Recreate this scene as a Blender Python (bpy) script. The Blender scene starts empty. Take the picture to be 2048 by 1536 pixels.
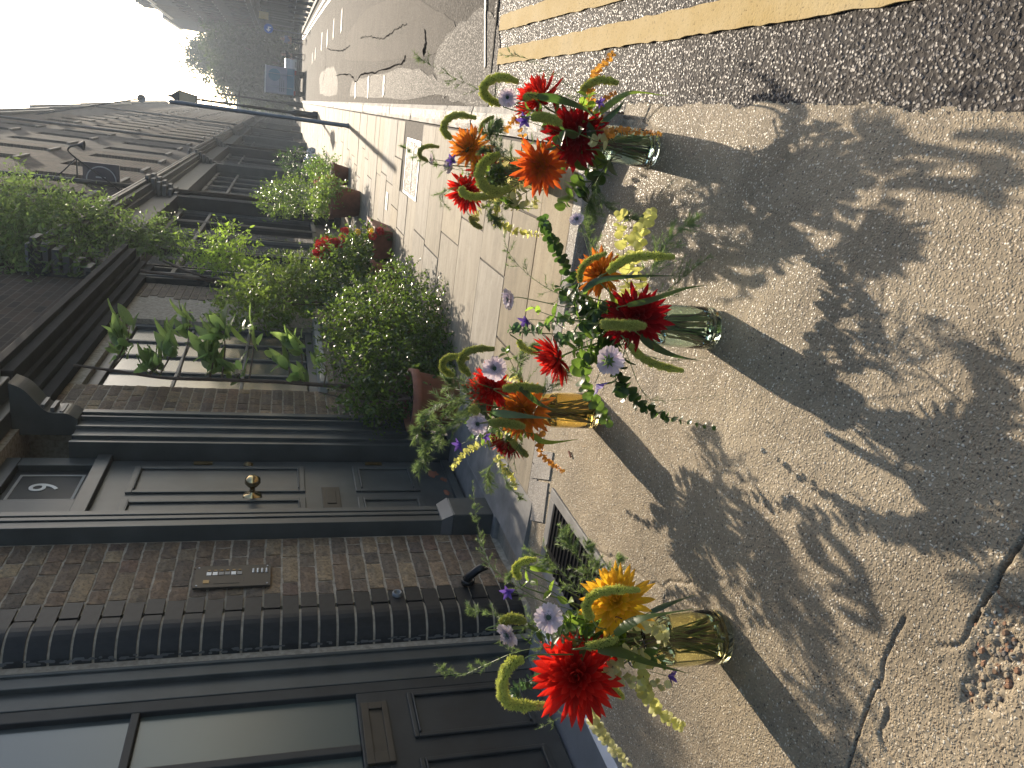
import bpy, math, random
import numpy as np
from mathutils import Vector, Matrix, Quaternion
random.seed(7); rng = np.random.default_rng(7)
PI = math.pi
scn = bpy.context.scene
COL = scn.collection

# ------------------------------------------------------------------ camera
CAM = np.array([0.0, 0.0, 1.2])
_c = np.array([768., 1024.]); _vp = np.array([1336., 570.]); _nd = np.array([592., 5760.])
FPX = float(np.sqrt(-(_vp-_c)@(_nd-_c)))
def _n(v): return v/np.linalg.norm(v)
_Y = _n(np.array([*(_vp-_c), FPX])); _D = _n(np.array([*(_nd-_c), FPX])); _X = _n(np.cross(_D, _Y))
if _X[0] < 0: _X = -_X
ROT = np.array([_X, _Y, -_D])
def ray(px, py): return ROT@np.array([1536-py-_c[0], px-_c[1], FPX])
def gnd(px, py, z=0.):
    d = ray(px, py); return Vector(CAM+d*(z-CAM[2])/d[2])
def at(px, py, y):
    d = ray(px, py); return Vector(CAM+d*(y/d[1]))
cd = bpy.data.cameras.new('camera'); cam = bpy.data.objects.new('camera', cd); COL.objects.link(cam)
r_ = ROT@np.array([0, 1, 0]); u_ = ROT@np.array([1, 0, 0]); b_ = ROT@np.array([0, 0, -1.])
cam.matrix_world = Matrix(((r_[0], u_[0], b_[0], CAM[0]), (r_[1], u_[1], b_[1], CAM[1]), (r_[2], u_[2], b_[2], CAM[2]), (0, 0, 0, 1)))
cd.sensor_width = 36; cd.sensor_fit = 'HORIZONTAL'; cd.lens = FPX/2048*36
cd.clip_start = 0.05; cd.clip_end = 3000
scn.camera = cam

# ------------------------------------------------------------------ light
SUN_AZ, SUN_EL = 2.0, 24.0
w = bpy.data.worlds.new('World'); scn.world = w; w.use_nodes = True
nt = w.node_tree; nt.nodes.clear()
sky = nt.nodes.new('ShaderNodeTexSky'); sky.sky_type = 'NISHITA'; sky.sun_disc = False
sky.sun_elevation = math.radians(SUN_EL); sky.sun_rotation = math.radians(SUN_AZ)
sky.dust_density = 2.0; sky.air_density = 1.0
bg = nt.nodes.new('ShaderNodeBackground'); bg.inputs[1].default_value = 0.15
wo = nt.nodes.new('ShaderNodeOutputWorld')
nt.links.new(sky.outputs[0], bg.inputs[0]); nt.links.new(bg.outputs[0], wo.inputs[0])
sd = bpy.data.lights.new('sun', 'SUN'); sd.energy = 5.0; sd.angle = math.radians(0.5); sd.color = (1.0, 0.86, 0.68)
sun = bpy.data.objects.new('sun', sd); COL.objects.link(sun)
_a, _e = math.radians(SUN_AZ), math.radians(SUN_EL)
SUNV = Vector((math.sin(_a)*math.cos(_e), math.cos(_a)*math.cos(_e), math.sin(_e)))
sun.rotation_euler = SUNV.to_track_quat('Z', 'Y').to_euler(); sun.location = (0, 0, 30)
scn.view_settings.view_transform = 'Standard'; scn.view_settings.look = 'None'
scn.view_settings.exposure = 0.65; scn.view_settings.gamma = 1.0
try:
    scn.view_settings.use_curve_mapping = False
    cy = scn.cycles; cy.max_bounces = 14; cy.transmission_bounces = 12; cy.transparent_max_bounces = 12; cy.glossy_bounces = 4; cy.volume_bounces = 0
except Exception: pass

# ------------------------------------------------------------------ materials
MATS = {}
def L(nt, a, b): nt.links.new(a, b)
class Mt:
    def __init__(s, name):
        s.m = bpy.data.materials.new(name); s.m.use_nodes = True; s.nt = s.m.node_tree
        s.b = s.nt.nodes['Principled BSDF']; s.o = s.nt.nodes['Material Output']; MATS[name] = s.m
    def n(s, t, **k):
        x = s.nt.nodes.new(t)
        for a, v in k.items(): setattr(x, a, v)
        return x
    def l(s, a, b): s.nt.links.new(a, b)
    def noise(s, scale, detail=4, rough=.55, coord='Object', dist=0):
        tc = s.n('ShaderNodeTexCoord'); x = s.n('ShaderNodeTexNoise')
        x.inputs['Scale'].default_value = scale; x.inputs['Detail'].default_value = detail
        x.inputs['Roughness'].default_value = rough; x.inputs['Distortion'].default_value = dist
        s.l(tc.outputs[coord], x.inputs['Vector']); return x
    def ramp(s, fac, stops):
        r = s.n('ShaderNodeValToRGB'); e = r.color_ramp.elements
        while len(e) < len(stops): e.new(.5)
        for i, (p, c) in enumerate(stops):
            e[i].position = p; e[i].color = (*c, 1) if len(c) == 3 else c
        s.l(fac, r.inputs[0]); return r
    def mix(s, f, a, b, mode='MIX'):
        x = s.n('ShaderNodeMix', data_type='RGBA', blend_type=mode)
        for sock, v in ((x.inputs['Factor'], f), (x.inputs[6], a), (x.inputs[7], b)):
            if hasattr(v, 'is_linked'): s.l(v, sock)
            elif isinstance(v, tuple): sock.default_value = (*v, 1) if len(v) == 3 else v
            else: sock.default_value = v
        return x.outputs[2]
    def bump(s, h, strength=.5, dist=.01):
        x = s.n('ShaderNodeBump'); x.inputs['Strength'].default_value = strength; x.inputs['Distance'].default_value = dist
        s.l(h, x.inputs['Height']); s.l(x.outputs[0], s.b.inputs['Normal']); return x
def g3(v): return (v, v, v)
def plain(name, col, rough=.6, metal=0, var=.25, scale=12, bump=.15, spec=.5, bd=.002):
    m = Mt(name); n = m.noise(scale, 5)
    lo = tuple(c*(1-var) for c in col); hi = tuple(min(1, c*(1+var)) for c in col)
    r = m.ramp(n.outputs[0], [(.3, lo), (.7, hi)]); m.l(r.outputs[0], m.b.inputs['Base Color'])
    m.b.inputs['Roughness'].default_value = rough; m.b.inputs['Metallic'].default_value = metal
    m.b.inputs['Specular IOR Level'].default_value = spec
    if bump: m.bump(n.outputs[0], bump, bd)
    return m.m
def leafmat(name, col, tcol, trans=.45, rough=.4, var=.35, spec=.5, veins=0):
    m = Mt(name); oi = m.n('ShaderNodeObjectInfo'); n = m.noise(25, 2); geo = m.n('ShaderNodeNewGeometry')
    ad = m.n('ShaderNodeMath', operation='ADD'); m.l(oi.outputs['Random'], ad.inputs[0]); m.l(n.outputs[0], ad.inputs[1])
    ad2 = m.n('ShaderNodeMath', operation='ADD'); m.l(ad.outputs[0], ad2.inputs[0]); m.l(geo.outputs['Random Per Island'], ad2.inputs[1])
    md = m.n('ShaderNodeMath', operation='MULTIPLY'); md.inputs[1].default_value = .4; m.l(ad2.outputs[0], md.inputs[0])
    a = tuple(c*(1-var) for c in col); b = tuple(min(1, c*(1+var)) for c in col)
    r = m.ramp(md.outputs[0], [(.25, a), (.85, b)]); m.l(r.outputs[0], m.b.inputs['Base Color'])
    m.b.inputs['Roughness'].default_value = rough; m.b.inputs['Specular IOR Level'].default_value = spec
    a = tuple(c*(1-var) for c in tcol); b = tuple(min(1, c*(1+var)) for c in tcol)
    r2 = m.ramp(md.outputs[0], [(.25, a), (.85, b)])
    t = m.n('ShaderNodeBsdfTranslucent'); m.l(r2.outputs[0], t.inputs[0])
    x = m.n('ShaderNodeMixShader'); x.inputs[0].default_value = trans
    m.l(m.b.outputs[0], x.inputs[1]); m.l(t.outputs[0], x.inputs[2]); m.l(x.outputs[0], m.o.inputs[0])
    return m.m
def petalmat(name, stops, trans=.4, rough=.5):
    m = Mt(name); tc = m.n('ShaderNodeTexCoord'); sp = m.n('ShaderNodeSeparateXYZ'); m.l(tc.outputs['Object'], sp.inputs[0])
    oi = m.n('ShaderNodeObjectInfo'); n = m.noise(3, 3)
    a = m.n('ShaderNodeMath', operation='MULTIPLY_ADD'); a.inputs[1].default_value = .25; m.l(n.outputs[0], a.inputs[0]); m.l(sp.outputs[1], a.inputs[2])
    r = m.ramp(a.outputs[0], stops)
    hs = m.n('ShaderNodeHueSaturation'); m.l(r.outputs[0], hs.inputs['Color'])
    mr = m.n('ShaderNodeMapRange'); mr.inputs[3].default_value = .7; mr.inputs[4].default_value = 1.2; m.l(oi.outputs['Random'], mr.inputs[0]); m.l(mr.outputs[0], hs.inputs['Value'])
    m.l(hs.outputs[0], m.b.inputs['Base Color']); m.b.inputs['Roughness'].default_value = rough
    wv = m.n('ShaderNodeTexWave', bands_direction='X'); wv.inputs['Scale'].default_value = 9; wv.inputs['Distortion'].default_value = 1; m.l(tc.outputs['Object'], wv.inputs[0])
    m.bump(wv.outputs[0], .25, .03)
    t = m.n('ShaderNodeBsdfTranslucent'); m.l(hs.outputs[0], t.inputs[0])
    x = m.n('ShaderNodeMixShader'); x.inputs[0].default_value = trans
    m.l(m.b.outputs[0], x.inputs[1]); m.l(t.outputs[0], x.inputs[2]); m.l(x.outputs[0], m.o.inputs[0])
    return m.m
def glassmat(name, col, rough=.0, ior=1.45):
    m = Mt(name); m.b.inputs['Base Color'].default_value = (*col, 1); m.b.inputs['Transmission Weight'].default_value = 1
    m.b.inputs['Roughness'].default_value = rough; m.b.inputs['IOR'].default_value = ior
    n = m.noise(9, 2); m.bump(n.outputs[0], .12, .004); return m.m

def stonemat(name, cell, cols, basecol, share, rough=.45, bumpd=.0015, fleck=True, dirt=True, bstr=.6, spec=.22):
    """fine aggregate: voronoi chips in a matrix"""
    m = Mt(name); tc = m.n('ShaderNodeTexCoord'); v = m.n('ShaderNodeTexVoronoi'); v.inputs['Scale'].default_value = 1/cell; v.inputs['Randomness'].default_value = 1
    m.b.inputs['Specular IOR Level'].default_value = spec
    n0 = m.noise(60, 2); dv = m.mix(.012, (0, 0, 0), n0.outputs[1]); ad = m.n('ShaderNodeVectorMath', operation='ADD')
    m.l(tc.outputs['Object'], ad.inputs[0]); m.l(dv, ad.inputs[1]); m.l(ad.outputs[0], v.inputs['Vector'])
    sp = m.n('ShaderNodeSeparateColor'); m.l(v.outputs['Color'], sp.inputs[0])
    chip = m.ramp(sp.outputs[0], [(i/(len(cols)-1), c) for i, c in enumerate(cols)])
    chip.color_ramp.interpolation = 'CONSTANT' if len(cols) > 4 else 'LINEAR'
    cut = m.n('ShaderNodeMath', operation='LESS_THAN'); m.l(sp.outputs[1], cut.inputs[0]); cut.inputs[1].default_value = share
    d = m.ramp(v.outputs['Distance'], [(.30, g3(1.)), (.55, g3(0.))])
    f = m.n('ShaderNodeMath', operation='MULTIPLY'); m.l(cut.outputs[0], f.inputs[0]); m.l(d.outputs[0], f.inputs[1])
    n = m.noise(2.2, 6, .6); base = m.ramp(n.outputs[0], [(.3, tuple(c*.72 for c in basecol)), (.7, tuple(c*1.25 for c in basecol))])
    n2 = m.noise(260, 3); b2 = m.mix(.35, base.outputs[0], n2.outputs[0], 'OVERLAY')
    c = m.mix(f.outputs[0], b2, chip.outputs[0])
    n3 = m.noise(1.5, 7, .7); dk = m.ramp(n3.outputs[0], [(.32, g3(.62)), (.46, g3(.88)), (.6, g3(1.))])
    c = m.mix(1.0, c, dk.outputs[0], 'MULTIPLY') if dirt else c
    m.l(c, m.b.inputs['Base Color'])
    rr = m.n('ShaderNodeMapRange'); rr.inputs[3].default_value = .8; rr.inputs[4].default_value = rough; m.l(f.outputs[0], rr.inputs[0]); m.l(rr.outputs[0], m.b.inputs['Roughness'])
    h = m.n('ShaderNodeMath', operation='MULTIPLY_ADD'); m.l(n2.outputs[0], h.inputs[0]); h.inputs[1].default_value = .4; m.l(d.outputs[0], h.inputs[2])
    m.bump(h.outputs[0], bstr, bumpd)
    return m.m

M_conc = stonemat('exposed_aggregate_concrete', .0062, [(.09, .075, .06), (.38, .31, .22), (.54, .46, .34), (.2, .15, .10), (.70, .64, .52), (.05, .045, .04)], (.33, .27, .185), .45, .38, .0022, bstr=.75, spec=.3)
M_asph = stonemat('asphalt', .011, [(.055, .05, .048), (.12, .105, .095), (.2, .18, .165), (.08, .07, .065)], (.05, .043, .038), .8, .42, .004, bstr=.7, spec=.28)
M_asph2 = stonemat('asphalt_far', .03, [(.05, .045, .04), (.09, .08, .07), (.15, .135, .12)], (.036, .031, .027), .75, .8, .006, bstr=.9, spec=.07)
M_gran = stonemat('granite', .006, [(.12, .11, .1), (.42, .39, .35), (.6, .57, .52), (.25, .23, .21)], (.36, .33, .29), .7, .35, .003, bstr=.8)
M_pebble = stonemat('pebble_infill', .016, [(.12, .11, .1), (.5, .47, .42), (.75, .72, .66), (.25, .23, .2)], (.25, .22, .19), .95, .3, .008, bstr=1.)
def slabmat():
    m = Mt('york_stone'); oi = m.n('ShaderNodeObjectInfo'); n = m.noise(1.6, 6, .6, dist=1.2)
    tc = m.n('ShaderNodeTexCoord'); mp = m.n('ShaderNodeMapping'); mp.inputs['Scale'].default_value = (.9, 7, 3); m.l(tc.outputs['Object'], mp.inputs[0])
    va = m.n('ShaderNodeVectorMath', operation='ADD'); m.l(mp.outputs[0], va.inputs[0]); cb = m.n('ShaderNodeCombineXYZ'); 
    ml = m.n('ShaderNodeMath', operation='MULTIPLY'); ml.inputs[1].default_value = 40; m.l(oi.outputs['Random'], ml.inputs[0]); m.l(ml.outputs[0], cb.inputs[0]); m.l(ml.outputs[0], cb.inputs[2]); m.l(cb.outputs[0], va.inputs[1])
    n.inputs['Scale'].default_value = 1.3; m.l(va.outputs[0], n.inputs['Vector'])
    r = m.ramp(n.outputs[0], [(.25, (.205, .165, .108)), (.5, (.27, .22, .145)), (.62, (.315, .265, .18)), (.8, (.235, .185, .115))])
    hs = m.n('ShaderNodeHueSaturation'); mr = m.n('ShaderNodeMapRange'); mr.inputs[3].default_value = .8; mr.inputs[4].default_value = 1.15
    m.l(oi.outputs['Random'], mr.inputs[0]); m.l(mr.outputs[0], hs.inputs['Value']); m.l(r.outputs[0], hs.inputs['Color'])
    mr2 = m.n('ShaderNodeMapRange'); mr2.inputs[3].default_value = .6; mr2.inputs[4].default_value = 1.1; sq = m.n('ShaderNodeMath', operation='FRACT'); m.l(ml.outputs[0], sq.inputs[0]); m.l(sq.outputs[0], mr2.inputs[0]); m.l(mr2.outputs[0], hs.inputs['Saturation'])
    sp = m.noise(120, 3, .7); spr = m.ramp(sp.outputs[0], [(.36, g3(.72)), (.46, g3(1.))])
    st = m.noise(7, 5, .7); str_ = m.ramp(st.outputs[0], [(.36, g3(.8)), (.5, g3(1.))])
    c = m.mix(1., hs.outputs[0], spr.outputs[0], 'MULTIPLY'); c = m.mix(1., c, str_.outputs[0], 'MULTIPLY')
    m.l(c, m.b.inputs['Base Color']); m.b.inputs['Roughness'].default_value = .75; m.b.inputs['Specular IOR Level'].default_value = .15
    m.bump(sp.outputs[0], .35, .002); return m.m
M_slab = slabmat()
def brickmat():
    m = Mt('stock_brick'); oi = m.n('ShaderNodeObjectInfo')
    r = m.ramp(oi.outputs['Random'], [(0, (.15, .115, .082)), (.2, (.20, .145, .10)), (.42, (.125, .105, .085)), (.6, (.26, .205, .135)), (.75, (.10, .085, .075)), (.9, (.18, .12, .088)), (1, (.32, .26, .17))])
    n = m.noise(14, 6, .65, 'Object', 1.5); n.inputs['Scale'].default_value = 14
    tc = m.n('ShaderNodeTexCoord'); va = m.n('ShaderNodeVectorMath', operation='ADD'); cb = m.n('ShaderNodeCombineXYZ'); ml = m.n('ShaderNodeMath', operation='MULTIPLY'); ml.inputs[1].default_value = 50
    m.l(oi.outputs['Random'], ml.inputs[0]); m.l(ml.outputs[0], cb.inputs[1]); m.l(tc.outputs['Object'], va.inputs[0]); m.l(cb.outputs[0], va.inputs[1]); m.l(va.outputs[0], n.inputs['Vector'])
    k = m.ramp(n.outputs[0], [(.3, (.045, .042, .04)), (.5, (.42, .36, .3)), (.62, (.7, .62, .5)), (.75, (1., .85, .6))])
    c = m.mix(.55, r.outputs[0], k.outputs[0], 'OVERLAY'); n2 = m.noise(70, 4, .7)
    k2 = m.ramp(n2.outputs[0], [(.35, g3(.45)), (.5, g3(1.))]); c = m.mix(1., c, k2.outputs[0], 'MULTIPLY')
    m.l(c, m.b.inputs['Base Color']); m.b.inputs['Roughness'].default_value = .85
    a = m.n('ShaderNodeMath', operation='ADD'); m.l(n.outputs[0], a.inputs[0]); m.l(n2.outputs[0], a.inputs[1]); m.bump(a.outputs[0], .7, .005); return m.m
M_brick = brickmat()
M_brickb = plain('black_painted_brick', (.014, .015, .017), .5, 0, .4, 30, .35, .3)
M_mortar = plain('mortar', (.33, .29, .235), .95, 0, .3, 40, .5, .2, .004)
def farbrick():
    m = Mt('distant_brickwork'); tc = m.n('ShaderNodeTexCoord'); sp = m.n('ShaderNodeSeparateXYZ'); m.l(tc.outputs['Object'], sp.inputs[0])
    a = m.n('ShaderNodeMath', operation='ADD'); m.l(sp.outputs[0], a.inputs[0]); m.l(sp.outputs[1], a.inputs[1])
    cb = m.n('ShaderNodeCombineXYZ'); m.l(a.outputs[0], cb.inputs[0]); m.l(sp.outputs[2], cb.inputs[1])
    br = m.n('ShaderNodeTexBrick'); br.inputs['Scale'].default_value = 1; br.inputs['Brick Width'].default_value = .225; br.inputs['Row Height'].default_value = .079; br.inputs['Mortar Size'].default_value = .006
    br.inputs['Color1'].default_value = (.10, .075, .058, 1); br.inputs['Color2'].default_value = (.06, .05, .043, 1); br.inputs['Mortar'].default_value = (.13, .115, .095, 1)
    m.l(cb.outputs[0], br.inputs['Vector']); n = m.noise(.8, 5); k = m.ramp(n.outputs[0], [(.3, g3(.6)), (.7, g3(1.2))])
    c = m.mix(1., br.outputs[0], k.outputs[0], 'MULTIPLY'); m.l(c, m.b.inputs['Base Color']); m.b.inputs['Roughness'].default_value = .95; m.b.inputs['Specular IOR Level'].default_value = .08
    m.bump(br.outputs['Fac'], -.4, .006); return m.m
M_fbrick = farbrick()
M_paint = plain('dark_blue_grey_paint', (.048, .054, .054), .42, 0, .28, 5, .12)
M_paint2 = plain('near_black_paint', (.026, .028, .029), .5, 0, .3, 6, .1, .3)
M_soot = plain('sooty_dark_paint', (.02, .021, .022), .85, 0, .3, 4, .2, .15)
M_paintL = plain('pale_stone_paint', (.30, .29, .27), .6, 0, .2, 8, .1)
M_grey = plain('grey_paint', (.085, .088, .09), .5, 0, .2, 8, .1)
M_thresh = plain('painted_concrete', (.19, .185, .175), .7, 0, .3, 9, .4, .4, .004)
M_steel = plain('zinc_threshold', (.35, .38, .42), .35, .7, .1, 9, .05)
M_brass = plain('tarnished_brass', (.16, .115, .055), .42, .8, .25, 20, .08)
M_brassb = plain('polished_brass', (.5, .38, .2), .2, 1, .1, 20, .0)
M_bronze = plain('bronze_panel', (.055, .047, .037), .55, .5, .12, 15, .03)
M_iron = plain('black_iron', (.012, .012, .013), .4, .3, .3, 15, .1)
M_white = plain('white_gloss', (.7, .7, .68), .4, 0, .06, 9, .02)
M_joint = plain('joint_grit', (.09, .075, .06), .95, 0, .4, 60, .5)
M_dirty = plain('grime', (.03, .027, .024), .95, 0, .4, 30, .6)
M_lead = plain('lead_grey', (.16, .17, .18), .45, .3, .2, 6, .1)
M_terra = plain('terracotta', (.22, .085, .05), .75, 0, .25, 10, .2)
M_soil = plain('soil', (.03, .022, .015), 1, 0, .4, 60, .8)
M_bag = plain('pale_plastic_bag', (.5, .5, .54), .3, 0, .15, 9, .6, .6, .02)
M_yellow = None
def linemat():
    m = Mt('worn_yellow_line'); n = m.noise(3, 6, .7); n2 = m.noise(90, 4, .7)
    r = m.ramp(n.outputs[0], [(.3, (.48, .34, .13)), (.6, (.56, .43, .22)), (.8, (.44, .35, .20))])
    k = m.ramp(n2.outputs[0], [(.32, g3(.45)), (.42, g3(1.))]); c = m.mix(1., r.outputs[0], k.outputs[0], 'MULTIPLY')
    m.l(c, m.b.inputs['Base Color']); m.b.inputs['Roughness'].default_value = .8; m.b.inputs['Specular IOR Level'].default_value = .08; m.bump(n2.outputs[0], .6, .003); return m.m
M_yellow = linemat()
M_wline = plain('worn_white_line', (.38, .35, .29), .6, 0, .25, 30, .3)
M_glass_g = glassmat('green_tinted_glass', (.86, 1., .93))
M_glass_y = glassmat('yellow_tinted_glass', (1., .96, .62))
M_glass_y2 = glassmat('amber_tinted_glass', (.97, .80, .38))
M_water = glassmat('water', (.99, 1., .99), 0, 1.33)
def paneglass(name, col, rough=.05):
    m = Mt(name); n = m.noise(1.5, 2); r = m.ramp(n.outputs[0], [(.3, tuple(c*.8 for c in col)), (.7, col)]); m.l(r.outputs[0], m.b.inputs['Base Color'])
    m.b.inputs['Roughness'].default_value = rough; m.b.inputs['Specular IOR Level'].default_value = .9; return m.m
M_pane = paneglass('dark_window_glass', (.02, .023, .026))
M_pane_l = paneglass('glass_over_net_curtain', (.075, .088, .09), .2)
M_pane_f = paneglass('frosted_door_glass', (.085, .105, .095), .25)
M_lamp = paneglass('lantern_glass', (.6, .55, .42), .2)

G1 = leafmat('leaf_green', (.05, .085, .028), (.20, .34, .05))
G2 = leafmat('leaf_dark', (.03, .055, .025), (.10, .20, .03), .35, .35)
G3 = leafmat('leaf_blue_green', (.075, .115, .075), (.16, .30, .10), .35, .5)
G4 = leafmat('leaf_yellow', (.46, .46, .18), (.80, .76, .22), .5, .55)
G5 = leafmat('leaf_cream', (.42, .42, .24), (.7, .68, .28), .45, .6)
G6 = leafmat('leaf_orange', (.40, .20, .06), (.75, .38, .06), .5, .5)
G7 = leafmat('leaf_bush', (.055, .09, .032), (.22, .35, .05), .38, .26, .55, .5)
G8 = leafmat('leaf_loquat', (.085, .13, .055), (.36, .52, .14), .5, .35, .35, .5)
G9 = leafmat('leaf_lime', (.09, .15, .03), (.36, .54, .07), .48, .4, .45)
G11 = leafmat('leaf_climber', (.045, .08, .035), (.20, .30, .07), .42, .45, .5)
G10 = leafmat('leaf_shrub_lime', (.055, .095, .03), (.26, .38, .06), .42, .4, .5)
GF = leafmat('fern_green', (.12, .17, .08), (.28, .40, .12), .35, .6)
GX = leafmat('foxtail_green', (.40, .44, .13), (.90, .92, .30), .62, .7, .45)
GXC = leafmat('foxtail_core', (.07, .10, .025), (.25, .35, .06), .4, .8, .2)
GXB = leafmat('foxtail_bristle', (.55, .58, .25), (.95, .95, .5), .7, .7, .2)
GT = leafmat('far_tree_leaf', (.025, .04, .022), (.08, .12, .03), .3, .6, .3, .2)
M_stem = plain('stem_green', (.12, .17, .05), .5, 0, .3, 30, .1)
M_stemb = plain('stem_brown', (.07, .045, .028), .7, 0, .3, 30, .3)
P_red = petalmat('petal_red', [(0, (.30, .004, .004)), (.6, (.62, .008, .006)), (1, (.75, .03, .015))], .45)
P_dred = petalmat('petal_dark_red', [(0, (.16, .004, .006)), (1, (.42, .006, .01))], .4)
P_yel = petalmat('petal_yellow', [(0, (.80, .52, .02)), (.6, (.88, .62, .03)), (1, (.88, .48, .04))], .45)
P_org = petalmat('petal_orange', [(0, (.70, .30, .02)), (.45, (.72, .22, .02)), (1, (.72, .12, .02))], .45)
P_orgy = petalmat('petal_orange_yellow', [(0, (.75, .45, .03)), (.5, (.78, .35, .03)), (1, (.75, .22, .03))], .45)
P_lil = petalmat('petal_lilac', [(0, (.66, .54, .62)), (1, (.84, .72, .76))], .5)
P_pur = petalmat('petal_purple', [(0, (.12, .06, .32)), (1, (.22, .12, .50))], .35)
P_ger = petalmat('petal_geranium', [(0, (.55, .02, .02)), (1, (.75, .05, .03))], .45)

# ------------------------------------------------------------------ helpers
class MB:
    def __init__(s): s.v = []; s.f = []; s.nv = 0
    def add(s, v, f):
        v = np.asarray(v, float).reshape(-1, 3); o = s.nv
        s.v.append(v); s.f.extend([tuple(i+o for i in q) for q in f]); s.nv += len(v); return s
    def box(s, x0, x1, y0, y1, z0, z1):
        v = [(x, y, z) for x in (x0, x1) for y in (y0, y1) for z in (z0, z1)]
        return s.add(v, [(0, 1, 3, 2), (4, 6, 7, 5), (0, 4, 5, 1), (2, 3, 7, 6), (0, 2, 6, 4), (1, 5, 7, 3)])
    def tube(s, pts, rad, n=6, cap=True):
        P = [Vector(p) for p in pts]; m = len(P)
        R = rad if hasattr(rad, '__len__') else [rad]*m
        vs = []; prev = None
        for i in range(m):
            t = (P[min(i+1, m-1)]-P[max(i-1, 0)])
            if t.length < 1e-9: t = Vector((0, 0, 1))
            t.normalize()
            if prev is None: prev = t.orthogonal().normalized()
            a = (prev-t*prev.dot(t))
            a = a.normalized() if a.length > 1e-6 else t.orthogonal().normalized()
            prev = a; b = t.cross(a)
            for k in range(n):
                an = 2*PI*k/n; vs.append(P[i]+(a*math.cos(an)+b*math.sin(an))*R[i])
        fs = [(i*n+k, i*n+(k+1) % n, (i+1)*n+(k+1) % n, (i+1)*n+k) for i in range(m-1) for k in range(n)]
        if cap: fs += [tuple(reversed(range(n))), tuple(range((m-1)*n, m*n))]
        return s.add([tuple(v) for v in vs], fs)
    def lathe(s, prof, n=24, c=(0, 0, 0), ax='z', closed=False):
        vs = []
        for r, z in prof:
            for k in range(n):
                a = 2*PI*k/n
                p = (r*math.cos(a), r*math.sin(a), z)
                if ax == 'x': p = (z, r*math.cos(a), r*math.sin(a))
                if ax == 'y': p = (r*math.cos(a), z, r*math.sin(a))
                vs.append((c[0]+p[0], c[1]+p[1], c[2]+p[2]))
        m = len(prof)
        fs = [(i*n+k, i*n+(k+1) % n, (i+1)*n+(k+1) % n, (i+1)*n+k) for i in range(m-1) for k in range(n)]
        if closed: fs += [((m-1)*n+k, (m-1)*n+(k+1) % n, (k+1) % n, k) for k in range(n)]
        return s.add(vs, fs)
    def prism(s, poly, z0, z1):
        n = len(poly)
        v = [(x, y, z0) for x, y in poly]+[(x, y, z1) for x, y in poly]
        return s.add(v, [tuple(reversed(range(n))), tuple(range(n, 2*n))]+[(k, (k+1) % n, n+(k+1) % n, n+k) for k in range(n)])
    def mesh(s, name, mat, smooth=False):
        me = bpy.data.meshes.new(name)
        v = np.concatenate(s.v) if s.v else np.zeros((0, 3))
        me.from_pydata(v.tolist(), [], s.f)
        if mat: me.materials.append(mat)
        if smooth: me.polygons.foreach_set('use_smooth', [True]*len(me.polygons))
        me.update(); return me
    def obj(s, name, mat, parent=None, smooth=False, bevel=0, **tags):
        me = s.mesh(name, mat, smooth); o = bpy.data.objects.new(name, me); COL.objects.link(o)
        if parent is not None:
            o.parent = parent
            # verts are given in world space: rebase to the parent
            M = parent_world(parent).inverted(); me.transform(M)
        if bevel:
            b = o.modifiers.new('bevel', 'BEVEL'); b.width = bevel; b.segments = 2; b.limit_method = 'ANGLE'
        for k, v in tags.items(): o[k] = v
        return o
def parent_world(o):
    M = o.matrix_basis.copy()
    while o.parent: o = o.parent; M = o.matrix_basis @ M
    return M
def thing(name, label, cat, loc=(0, 0, 0), group=None):
    o = bpy.data.objects.new(name, None); COL.objects.link(o); o.location = loc; o.empty_display_size = .1
    o['label'] = label; o['category'] = cat
    if group: o['group'] = group
    return o
def inst(name, mesh, parent, M):
    o = bpy.data.objects.new(name, mesh); COL.objects.link(o); o.parent = parent; o.matrix_basis = M; return o
def frame(origin, yd, zd, sx=1, sy=1, sz=1):
    """object whose local +Y runs along yd and local +Z faces zd"""
    y = Vector(yd).normalized(); z = Vector(zd); z = z-y*z.dot(y)
    z = z.normalized() if z.length > 1e-6 else y.orthogonal().normalized(); x = y.cross(z)
    return Matrix(((x.x*sx, y.x*sy, z.x*sz, origin[0]), (x.y*sx, y.y*sy, z.y*sz, origin[1]), (x.z*sx, y.z*sy, z.z*sz, origin[2]), (0, 0, 0, 1)))
def spline(pts, n=14):
    P = [Vector(p) for p in pts]
    if len(P) == 2: return [P[0].lerp(P[1], i/(n-1)) for i in range(n)]
    Q = [P[0]*2-P[1]]+P+[P[-1]*2-P[-2]]; out = []
    seg = len(P)-1
    for i in range(n):
        t = i/(n-1)*seg; k = min(int(t), seg-1); u = t-k
        a, b, c, d = Q[k], Q[k+1], Q[k+2], Q[k+3]
        out.append(.5*((2*b)+(c-a)*u+(2*a-5*b+4*c-d)*u*u+(3*b-a-3*c+d)*u**3))
    return out
def jit(s): return Vector((random.uniform(-s, s), random.uniform(-s, s), random.uniform(-s, s)))

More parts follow.
